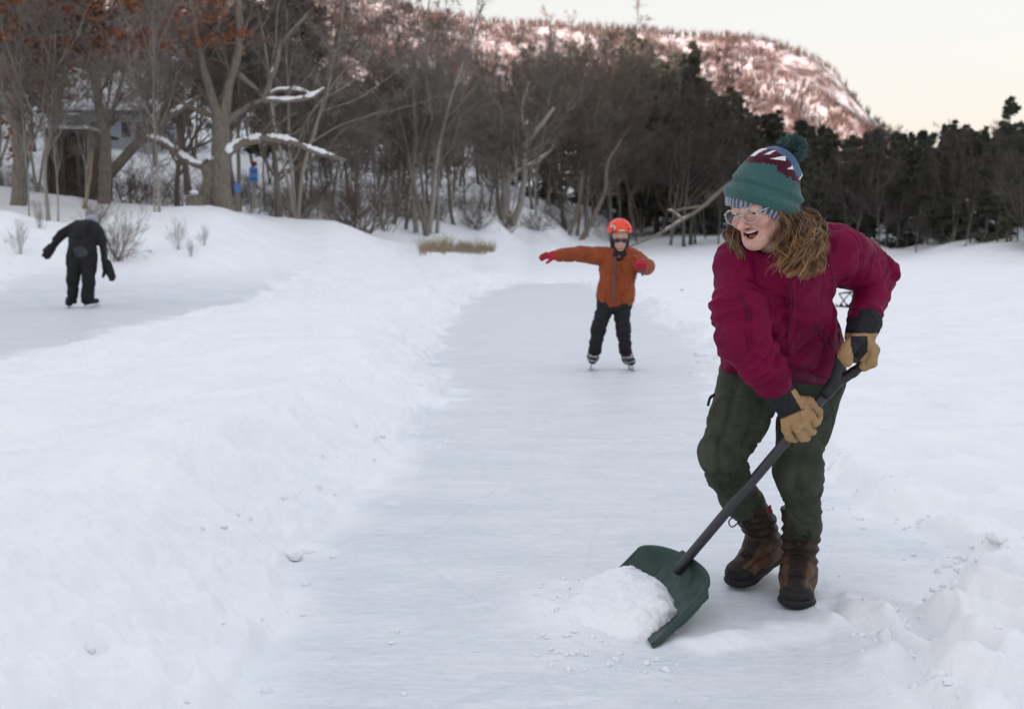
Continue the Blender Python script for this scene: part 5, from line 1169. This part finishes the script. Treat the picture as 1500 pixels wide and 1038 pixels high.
fr_ = FLc + (FRc - FLc) * Ug[..., None]; bk_ = BLc + (BRc - BLc) * Ug[..., None]
bow = 4 * Ug * (1 - Ug); bk_ = bk_ + np.array([.035, 0, .018]) * bow[..., None]
corner = (np.abs(2 * Ug - 1) ** 7); Vr = Vg * (1 - .10 * corner)
Pb = fr_ + (bk_ - fr_) * Vr[..., None]
nB = nrm(np.cross(FRc - FLc, BLc - FLc)); nB = nB if nB[2] > 0 else -nB
side = 1 - np.abs(2 * Ug - 1) ** 10; prof = sstep(0, .45, Vg) * (1 - np.clip((Vg - .62) / .38, 0, 1) ** 2.2)
dep = .062 * side * prof * 1.0
rib = .005 * np.exp(-((((Ug * 7) % 1) - .5) / .16) ** 2) * side * sstep(.12, .3, Vg) * sstep(.95, .7, Vg)
hump = .028 * np.exp(-((Ug - .52) / .05) ** 2) * sstep(.35, .95, Vg)
Pb = Pb - nB * np.minimum(dep, 10)[..., None] + nB * (rib + hump)[..., None]; Pb[..., 2] = np.maximum(Pb[..., 2], .006)
i, j = np.meshgrid(np.arange(nu - 1), np.arange(nv - 1), indexing='ij'); bq = np.stack([i * nv + j, i * nv + j + 1, (i + 1) * nv + j + 1, (i + 1) * nv + j], -1).reshape(-1, 4)
blade = mk('blade', Pb.reshape(-1, 3), bq, M_BLADE, shovel); md = blade.modifiers.new('thickness', 'SOLIDIFY'); md.thickness = .006; md.offset = -1
rim = np.concatenate([Pb[0, :, :], Pb[1:, -1, :], Pb[-1, ::-1, :][1:]]); rim = spline(rim[::3], 120); v, f = tubes(rim[None], np.full((1, 120), .0068), 8); MB().add(v, f).build('rim', M_BLADE, blade, col=False)
# right side wall: broad lip that catches the light
q0 = Pb[-1]; outw = nrm(FRc - FLc) * np.array([1, 1, 0]); lipV = np.concatenate([q0, q0 + outw * .010 - np.array([0, 0, .030]) * np.linspace(.35, 1, nv)[:, None]]); lipV[:, 2] = np.maximum(lipV[:, 2], .004)
i = np.arange(nv - 1); o = mk('side_lip', lipV, np.stack([i, i + 1, nv + i + 1, nv + i], 1), M_BLADE, blade); md = o.modifiers.new('thickness', 'SOLIDIFY'); md.thickness = .005
# heap of loose snow on the shovel and spilling ahead of it
sn = SDF((-.30, 3.05, -.06), (.75, 4.35, .26), .0075)
def bp(u, v, up=0): 
    f_ = FLc + (FRc - FLc) * u; b_ = BLc + (BRc - BLc) * u; return f_ + (b_ - f_) * v + np.array([0, 0, up])
for (u, v, a, b, c_, up) in ((.14, .20, .07, .10, .034, -.014), (.32, .30, .09, .12, .046, -.026), (.50, .32, .10, .12, .050, -.032), (.66, .30, .08, .09, .042, -.034), (.45, .08, .09, .18, .052, -.014), (.22, .03, .09, .13, .040, -.012), (.64, .08, .08, .10, .044, -.022), (.76, .08, .05, .06, .030, -.022), (.75, .36, .03, .03, .026, -.02)):
    sn.ell(bp(u, v, up), (a, b, c_), k=.05)
for (x, y, a, b, c_) in ((888, 880, .10, .15, .050), (875, 900, .10, .12, .042), (905, 922, .09, .10, .042), (925, 932, .05, .06, .024), (860, 915, .09, .10, .028)):
    sn.ell(G(x, y, -.004), (a, b, c_), k=.07)
V, Q = sn.mesh(lambda V: .017 * fbm(V * 9, 4, 3) * sstep(-.01, .03, V[:, 2]) + .016 * np.maximum(0, fbm(V * 22, 3, 5)) + .005 * fbm(V * 60, 2, 7))
tag(mk('snow_heap', V, Q, M_SNOW, None, org=G(900, 900)), 'loose white snow heaped on the green shovel blade and spilling ahead of it', 'snow heap')
# ================================================================== skating child
Yc = 10.62
def k(px, py, dy=0.): return W(px, py, Yc + dy)
M_ORANGE = pmat('burnt orange jacket', (.25, .052, .012), .75, .14, 9, .3, 120, sheen=.1)
M_BLACK = pmat('black fabric', (.013, .013, .015), .8, .25, 12, .3, 90)
M_REDG = pmat('red gloves', (.36, .012, .03), .7, .15, 20)
M_HELM = pmat('orange-red helmet shell', (1, 1, 1), .35, .05, 9, attr=True, spec=.5)
M_SKATE = pmat('skate boot', (1, 1, 1), .5, .2, 30, attr=True)
child = empty('person', k(895, 541), 'child in an orange jacket and bright orange helmet, skating with arms spread', 'person')
cb = SDF(k(785, 545, -.5), k(960, 315, .5), .011)
hd_ = k(908, 354, -.02)
cb.ell(hd_ + [0, 0, .05], (.072, .09, .085), k=0); cb.ell(hd_ + [0, -.02, -.02], (.056, .066, .075), k=.02); cb.ell(hd_ + [0, -.085, -.012], (.011, .016, .016), k=.01); cb.ell(hd_ + [0, -.058, -.075], (.028, .022, .016), k=.015)
cb.cone(hd_ + [0, .02, -.05], k(906, 385), .045, .07, .02); cb.cone(k(906, 385), k(900, 440), .08, .08, .03)
cb.chain([k(884, 376), k(845, 371, -.08), k(815, 374, -.12)], [.05, .04, .03], .02); cb.chain([k(930, 378), k(949, 391, -.12), k(941, 388, -.32)], [.05, .04, .03], .02)
cb.chain([k(886, 440), k(875, 485, -.05), k(869, 520, .02)], [.055, .04, .035], .03); cb.chain([k(912, 440), k(912, 485, -.05), k(918, 522, .02)], [.055, .04, .035], .03)
V, Q = cb.mesh(); c = np.tile([.50, .30, .24], (len(V), 1)); x, y = pxof(V); c[(np.abs(y - 364.5) < 1.0) & (np.abs(x - 908) < 5) & (V[:, 1] < Yc - .05)] = (.30, .10, .09)
mk('body', V, Q, M_SKIN, child, c)
cj = SDF(k(800, 455, -.6), k(965, 350, .5), .009)
cj.cone(k(896, 388), k(894, 432), .105, .120, 0); cj.cone(k(916, 388), k(911, 432), .105, .120, .03); cj.cone(k(895, 378), k(918, 378), .09, .09, .03); cj.cone(k(906, 372), k(906, 380), .075, .09, .03)
cj.chain([k(884, 376), k(850, 372, -.08), k(820, 374, -.12)], [.075, .060, .047], .03); cj.chain([k(928, 380), k(947, 391, -.14)], [.085, .068], .03); cj.cone(k(947, 391, -.14), k(941, 388, -.28), .064, .055, .01)
cj.plane(k(897, 447), (.03, 0, -1), .006)
V, Q = cj.mesh(lambda V: creases(V, .018, 6.5, (1, 1, .7), 3) + creases(V, .009, 13, (1, 1, 1), 6) + .012 * fbm(V * 5, 2, 4)); ja = mk('jacket', V, Q, M_ORANGE, child)
P = np.array([k(901 + (y - 375) * -.04, y, -.155 - .02 * (y > 400)) for y in range(376, 446, 6)]); v, f = tubes(P[None], np.full((1, len(P)), .011), 6); MB().add(v, f).build('zip', pmat('grey zip', (.10, .07, .065), .6), ja, col=False)
ct = SDF(k(855, 525, -.4), k(935, 430, .4), .009)
ct.cone(k(888, 445), k(912, 445), .09, .09, 0); ct.chain([k(886, 450), k(876, 485, -.05), k(871, 514, .0)], [.080, .064, .056], .02); ct.chain([k(911, 450), k(913, 485, -.05), k(916, 514, .0)], [.080, .064, .056], .02)
V, Q = ct.mesh(lambda V: creases(V, .011, 9, (1, 1, 1.5), 3) +   .004 * np.sin(V[:, 2] * 47 + 7 * fbm(V * 6, 2, 3)) * sstep(.75, .45, V[:, 2])); mk('trousers', V, Q, M_BLACK, child)
bh = SDF(k(880, 390, -.3), k(935, 330, .3), .007); bh.ell(hd_ + [0, .025, .0], (.090, .092, .115), k=0); bh.cone(hd_ + [0, -.01, -.085], k(906, 376, -.02), .066, .085, .02); bh.cone(hd_ + [-.03, -.035, -.120], hd_ + [.03, -.035, -.120], .038, .038, .02); bh.ell(hd_ + [0, -.09, .012], (.056, .075, .070), k=.008, op='s'); bh.ell(hd_ + [0, -.075, -.034], (.047, .075, .056), k=.008, op='s')
V, Q = bh.mesh(); mk('balaclava', V, Q, M_BLACK, child)
hm = SDF(k(880, 365, -.35), k(935, 312, .35), .006); hcn = hd_ + [-.004, .01, .098]; hm.ell(hcn, (.116, .135, .118), k=0); hm.plane(hcn + [0, 0, -.018], (0, -.12, -1), .012); hm.ell(hcn + [0, 0, -.03], (.094, .112, .085), k=.004, op='s')
for s, yy in ((-1, 0), (1, 0)):
    hm.ell(hcn + [s * .060, -.105, .055], (.020, .03, .008), k=.004, op='s'); hm.ell(hcn + [s * .075, -.09, .018], (.016, .03, .008), k=.004, op='s'); hm.ell(hcn + [s * .02, -.08, .105], (.010, .03, .02), k=.004, op='s')
V, Q = hm.mesh(); c = np.tile([.80, .060, .014], (len(V), 1)); x, y = pxof(V); fr_ = V[:, 1] < Yc - .06
c[fr_ & (((x - 911) / 6) ** 2 + ((y - 340) / 4) ** 2 < 1) & (y > 337)] = (.65, .68, .45)
rr = np.hypot(x - 898, y - 332.5); c[fr_ & (rr < 3.4)] = (.6, .6, .6); c[fr_ & (rr < 1.8)] = (.08, .06, .06); mk('helmet', V, Q, M_HELM, child, c)
sg = SDF(hd_ - .13, hd_ + .13, .005)
for s in (-1, 1): sg.ell(hd_ + [s * .031, -.088, .012], (.0315, .012, .0215), k=.002)
sg.cone(hd_ + [-.06, -.075, .018], hd_ + [.06, -.075, .018], .006, .006, .004)
for s in (-1, 1): sg.cone(hd_ + [s * .06, -.075, .018], hd_ + [s * .078, .0, .014], .005, .005, .003)
V, Q = sg.mesh(); mk('sunglasses', V, Q, pmat('black glossy plastic', (.008, .008, .01), .12, .1, 5, spec=.6), child)
g1 = SDF(k(785, 395, -.3), k(828, 360, .15), .006)
g1.cone(k(820, 374, -.12), k(812, 374, -.13), .046, .042, 0); g1.cone(k(812, 374, -.13), k(806, 374.5, -.135), .040, .036, .015)
for a, b, c0 in (((800, 371.5), (792.5, 374.5), -.16), ((800, 373), (791, 377), -.14), ((800, 375), (791.5, 379), -.12), ((801, 376.5), (793.5, 381), -.10)): g1.chain([k(806, 374, c0), k(*a, c0), k(*b, c0)], [.018, .016, .012], .008)
g1.chain([k(811, 377, -.16), k(806, 381, -.18), k(801, 385, -.18)], [.017, .015, .012], .01); V, Q = g1.mesh(); mk('glove', V, Q, M_REDG, child)
g2 = SDF(k(925, 402, -.55), k(958, 374, .0), .006); g2.cone(k(942, 388, -.25), k(941, 388, -.32), .052, .048, 0); g2.ell(k(940, 387, -.37), (.048, .04, .046), k=.02)
for i in range(4): g2.chain([k(934 + i * 3.6, 383, -.38), k(934 + i * 3.6, 387, -.425), k(934.5 + i * 3.6, 393, -.41)], [.017, .0165, .014], .007)
g2.chain([k(934, 385, -.36), k(931, 389, -.39), k(934, 394, -.41)], [.017, .015, .013], .008); V, Q = g2.mesh(); mk('glove', V, Q, M_REDG, child)
v, f = tubes(np.stack([k(942, 393, -.36), k(941.5, 398, -.36), k(941, 404, -.36)])[None], np.array([[.006, .009, .012]]), 6); MB().add(v, f).build('cuff_toggle', pmat('teal toggle', (.03, .10, .12), .6), child, col=False)
def skate(an, sole_c, blade_c, par, mir, fw=(0, -1, 0), sc=1.0, tone=None):
    up = nrm(an - sole_c); fwd = nrm(np.array(fw) - up * np.dot(fw, up)); xx = np.cross(-fwd, up); B = np.stack([xx, -fwd, up], 1); H = np.linalg.norm(an - sole_c)
    s = SDF((-.12, -.26, -.06), (.12, .16, H + .06), .007); s.cone((0, .02, H), (0, .02, .06), .058 * sc, .054 * sc, 0); s.cone((0, .03, .045), (0, -.13 * sc, .038), .050 * sc, .042 * sc, .03); s.plane((0, 0, .0), (0, 0, -1), .004); s.plane((0, 0, H + .03), (0, 0, 1), .004)
    V, Q = s.mesh(); c = np.tile([.016, .016, .022], (len(V), 1)); t = V[:, 2] / H
    if tone is None:
        for a in (.95, .55, .25): c[(np.abs(t - a - .25 * V[:, 0]) < .045) & (V[:, 1] < .03)] = (.30, .31, .34)
    bt = mk('skate', V @ B.T + sole_c, Q, M_SKATE, par, c)
    L = np.linalg.norm(sole_c - blade_c); bb = MB(); v, f = box((0, -.03, -L + .018), (.004, .30 * sc, .036)); bb.add(v, f)
    for y in (-.11, .05): v, f = box((0, y * sc, -L * .45), (.016, .035, L * .9)); bb.add(v, f)
    v = np.concatenate(bb.V) @ B.T + sole_c; mk('blade', v, bb.F, M_METAL, bt, smooth=False)
skate(k(871, 511), k(867, 531), k(863, 542), child, -1, (-.08, -1, 0)); skate(k(917, 512), k(922, 533), k(926, 545), child, 1, (.1, -1, 0))
# ================================================================== skater in black, seen from behind, bent forward
Yb = G(120, 451)[1]
def b(px, py, dy=0.): return W(px, py, Yb + dy)
M_BJ = pmat('black winter jacket', (.011, .011, .014), .75, .3, 6, .3, 60)
skater = empty('person', b(118, 451), 'skater dressed all in black, bent forward and seen from behind on the cleared ice', 'person')
s1 = SDF(b(58, 455, -.5), b(172, 312, .7), .02)
s1.ell(b(133, 326, .28), (.08, .10, .08), k=0); s1.cone(b(132, 328, .25), b(126, 336, .15), .06, .08, .03); s1.cone(b(126, 338, .12), b(120, 372), .12, .11, .03)
s1.chain([b(107, 336, .12), b(88, 346, .08), b(78, 358, .04)], [.05, .03, .02], .02); s1.chain([b(144, 338, .12), b(154, 368, .1), b(156, 388, .05)], [.06, .04, .03], .02); s1.chain([b(111, 378), b(106, 410, -.05), b(103, 440)], [.07, .06, .05], .03); s1.chain([b(129, 378), b(130, 410, -.05), b(129, 440)], [.07, .06, .05], .03)
V, Q = s1.mesh(); mk('body', V, Q, M_SKIN, skater, np.tile([.5, .3, .24], (len(V), 1)))
s2 = SDF(b(58, 400, -.5), b(172, 318, .7), .018)
s2.cone(b(116, 338, .14), b(115, 362, .02), .185, .165, 0); s2.cone(b(132, 338, .14), b(127, 362, .02), .185, .16, .05); s2.cone(b(128, 332, .20), b(122, 338, .14), .11, .14, .05)
s2.plane(b(122, 369), (.05, 0, -1), .01); s2.chain([b(108, 336, .12), b(90, 344, .08), b(80, 355, .05), b(74, 364, .02)], [.105, .082, .074, .068], .05); s2.chain([b(143, 339, .12), b(152, 360, .1), b(155, 378, .08), b(157, 394, .05)], [.10, .08, .074, .072], .05); V, Q = s2.mesh(lambda V: creases(V, .022, 4.5, (1, 1, .8), 3) + .02 * fbm(V * 4, 3, 7)); mk('jacket', V, Q, M_BJ, skater)
s3 = SDF(b(85, 452, -.5), b(160, 355, .6), .018)
s3.cone(b(113, 366), b(128, 366), .16, .16, 0); s3.chain([b(111, 374), b(107, 408, -.05), b(103, 440)], [.155, .115, .105], .03); s3.chain([b(130, 374), b(130, 408, -.05), b(128, 440)], [.15, .115, .105], .03); s3.plane(b(115, 444), (0, 0, -1), .01)
V, Q = s3.mesh(lambda V: creases(V, .02, 5, (1, 1, 1), 5) + .015 * fbm(V * 5, 2, 3)); x, y = pxof(V); fb_ = fbm(V * 7, 3, 31); c = np.tile([.012, .012, .013], (len(V), 1))
pat = (np.hypot((x - 117) / 14, (y - 369) / 9) + .5 * fb_ < .8) & (V[:, 1] < Yb); c[pat] = (.045, .048, .055); mk('trousers', V, Q, pmat('black snow trousers', (1, 1, 1), .8, .2, 8, attr=True), skater, c)
s4 = SDF(b(118, 335, .1), b(150, 310, .6), .012); s4.ell(b(134, 323, .30), (.118, .135, .105), k=0); s4.plane(b(134, 327, .3), (0, .3, -1), .02)
V, Q = s4.mesh(); mk('helmet', V, Q, pmat('pale grey helmet', (.30, .31, .37), .5, .15, 6), skater)
for (w0, pts, th) in (((75, 363, .02), [((68, 368), (63, 374)), ((70, 371), (66, 377)), ((72, 372), (69, 378)), ((73, 372), (72, 377))], ((68, 364), (64, 367))), ((156.5, 386, .06), [((160, 402), (162, 410)), ((162, 402), (165, 410)), ((163, 401), (167, 408)), ((164, 399), (168, 405))], ((153, 399), (151, 405)))):
    c0 = b(*w0); s5 = SDF(c0 - .35, c0 + .35, .012); mid = b(np.mean([p[0][0] for p in pts]), np.mean([p[0][1] for p in pts]), w0[2]); s5.cone(c0, mid, .082, .075, 0)
    for i, (a_, e_) in enumerate(pts): s5.chain([mid, b(*a_, w0[2] + (i - 1.5) * .035), b(*e_, w0[2] + (i - 1.5) * .035)], [.05, .036, .026], .02)
    s5.chain([c0, b(*th[0], w0[2]), b(*th[1], w0[2])], [.05, .034, .026], .02); V, Q = s5.mesh(); mk('glove', V, Q, M_BJ, skater)
skate(b(102, 438), b(101, 447.5), b(100.5, 451.5), skater, 1, (-.25, .95, 0), 1.15, 1); skate(b(128, 437), b(130, 446), b(130, 451), skater, 1, (.75, .6, 0), 1.15, 1)
# ================================================================== tipped-over folding chair, leaf litter, snow lumps
Ys = G(1240, 455)[1]
def s(px, py, dy=0.): return W(px, py, Ys + dy)
chair = empty('folding_chair', s(1242, 455), 'small dark folding chair frame lying tipped over on the snow beside the crimson sleeve', 'chair')
fb = MB()
for pts in ([(1229, 430, -.1), (1240, 429, -.1), (1266, 428, -.1)], [(1229, 430, .3), (1245, 427, .3), (1270, 428, .3)], [(1229, 430, -.1), (1243, 451, -.05)], [(1245, 429, -.1), (1226, 452, -.1)], [(1245, 429, -.1), (1258, 449, 0)], [(1262, 429, .1), (1246, 452, .2)], [(1229, 430, .3), (1229, 430, -.1)], [(1266, 428, -.1), (1268, 428, .3)]):
    P = np.array([s(*p) for p in pts]); v, f = tubes(P[None], np.full((1, len(P)), .011), 7); fb.add(v, f)
fb.build('frame', pmat('dark steel tube', (.025, .027, .03), .5, spec=.4), chair, col=False)
gu, gv = np.meshgrid(np.linspace(0, 1, 24), np.linspace(0, 1, 12), indexing='ij'); P = np.stack([s(1224 + 26 * a, 450 - 5 * (1 - bb) + 0 * a, -.12 + .3 * bb) + [0, 0, -.05 * abs(math.sin(a * 9.4)) * (1 - bb) - .03 * math.sin(math.pi * bb)] for a, bb in zip(gu.ravel(), gv.ravel())])
i, j = np.meshgrid(np.arange(23), np.arange(11), indexing='ij'); o = mk('seat_fabric', P, np.stack([i * 12 + j, i * 12 + j + 1, (i + 1) * 12 + j + 1, (i + 1) * 12 + j], -1).reshape(-1, 4), M_BLACK, chair); md = o.modifiers.new('thickness', 'SOLIDIFY'); md.thickness = .012
def leaf(px, py, w, lab):
    p = G(px, py); p[2] = zg(p[0], p[1]) + .012; a = np.linspace(0, 2 * math.pi, 15)[:-1]; rr = w * (.6 + .4 * np.abs(np.cos(a * 2.5)))
    V = np.concatenate([np.stack([p[0] + rr * np.cos(a) * 1.6, p[1] + rr * np.sin(a), p[2] + .35 * w * np.cos(a * 3)], 1), [p]])
    o = mk('dead_leaf', V, np.array([(q, (q + 1) % 14, 14) for q in range(14)]), M_OAKLEAF, None, org=p); md = o.modifiers.new('thickness', 'SOLIDIFY'); md.thickness = .002; tag(o, lab, 'leaf')
leaf(930, 410, .045, 'dark dead leaf on the snow just right of the child'); leaf(999, 431, .030, 'small dead leaf on the snow between child and woman')
leaf(804, 353, .12, 'dark leaf clump on the snowy shore above the red glove')
# crumbled snow clods along the shovelled edges: uncountable
r = np.random.default_rng(77); E = []
for A, n, w_ in ((LANE, 240, .16), (RINK, 160, .3)):
    m_ = len(A)
    for q in range(n):
        i = r.integers(0, m_); t = r.random(); p = A[i] * (1 - t) + A[(i + 1) % m_] * t
        if not (1.8 < p[1] < 30) or p[1] > 1e3: continue
        p = p + r.normal(0, w_ * (.5 if p[0] > .3 else 1), 2) * (1 + p[1] * .03); E.append((p[0], p[1], r.uniform(.004, .013) * (1 + (r.random() < .05) * 1.4) * (1 + p[1] * .05)))
for q in range(35): E.append((r.uniform(1.0, 2.6), r.uniform(2.8, 6), r.uniform(.004, .012)))
for q in range(110):
    p = G(r.uniform(780, 1000), r.uniform(860, 985)); E.append((p[0], p[1], r.uniform(.003, .010)))
E = np.array(E); zz = zground(E[:, 0], E[:, 1]); B = MB()
th, ph = np.meshgrid(np.linspace(0, 2 * math.pi, 10, endpoint=False), np.linspace(0, math.pi, 7) ); sphr = np.stack([np.sin(ph) * np.cos(th), np.sin(ph) * np.sin(th), np.cos(ph)], -1).reshape(-1, 3)
i, j = np.meshgrid(np.arange(6), np.arange(10), indexing='ij'); sq = np.stack([i * 10 + j, (i + 1) * 10 + j, (i + 1) * 10 + (j + 1) % 10, i * 10 + (j + 1) % 10], -1).reshape(-1, 4)
for (x, y, a), z in zip(E, zz):
    v = sphr * a * r.uniform(.6, 1.4, 3) * [1, 1, .75]; v = v * (1 + .75 * fbm(sphr * 1.5 + r.uniform(0, 99), 3, 1))[:, None]; B.add(v + [x, y, z + a * .25], sq)
tag(B.build('snow_clods', M_SNOW, None, col=False), 'small crumbled clods of snow strewn along the shovelled edges', 'snow clods', kind='stuff')
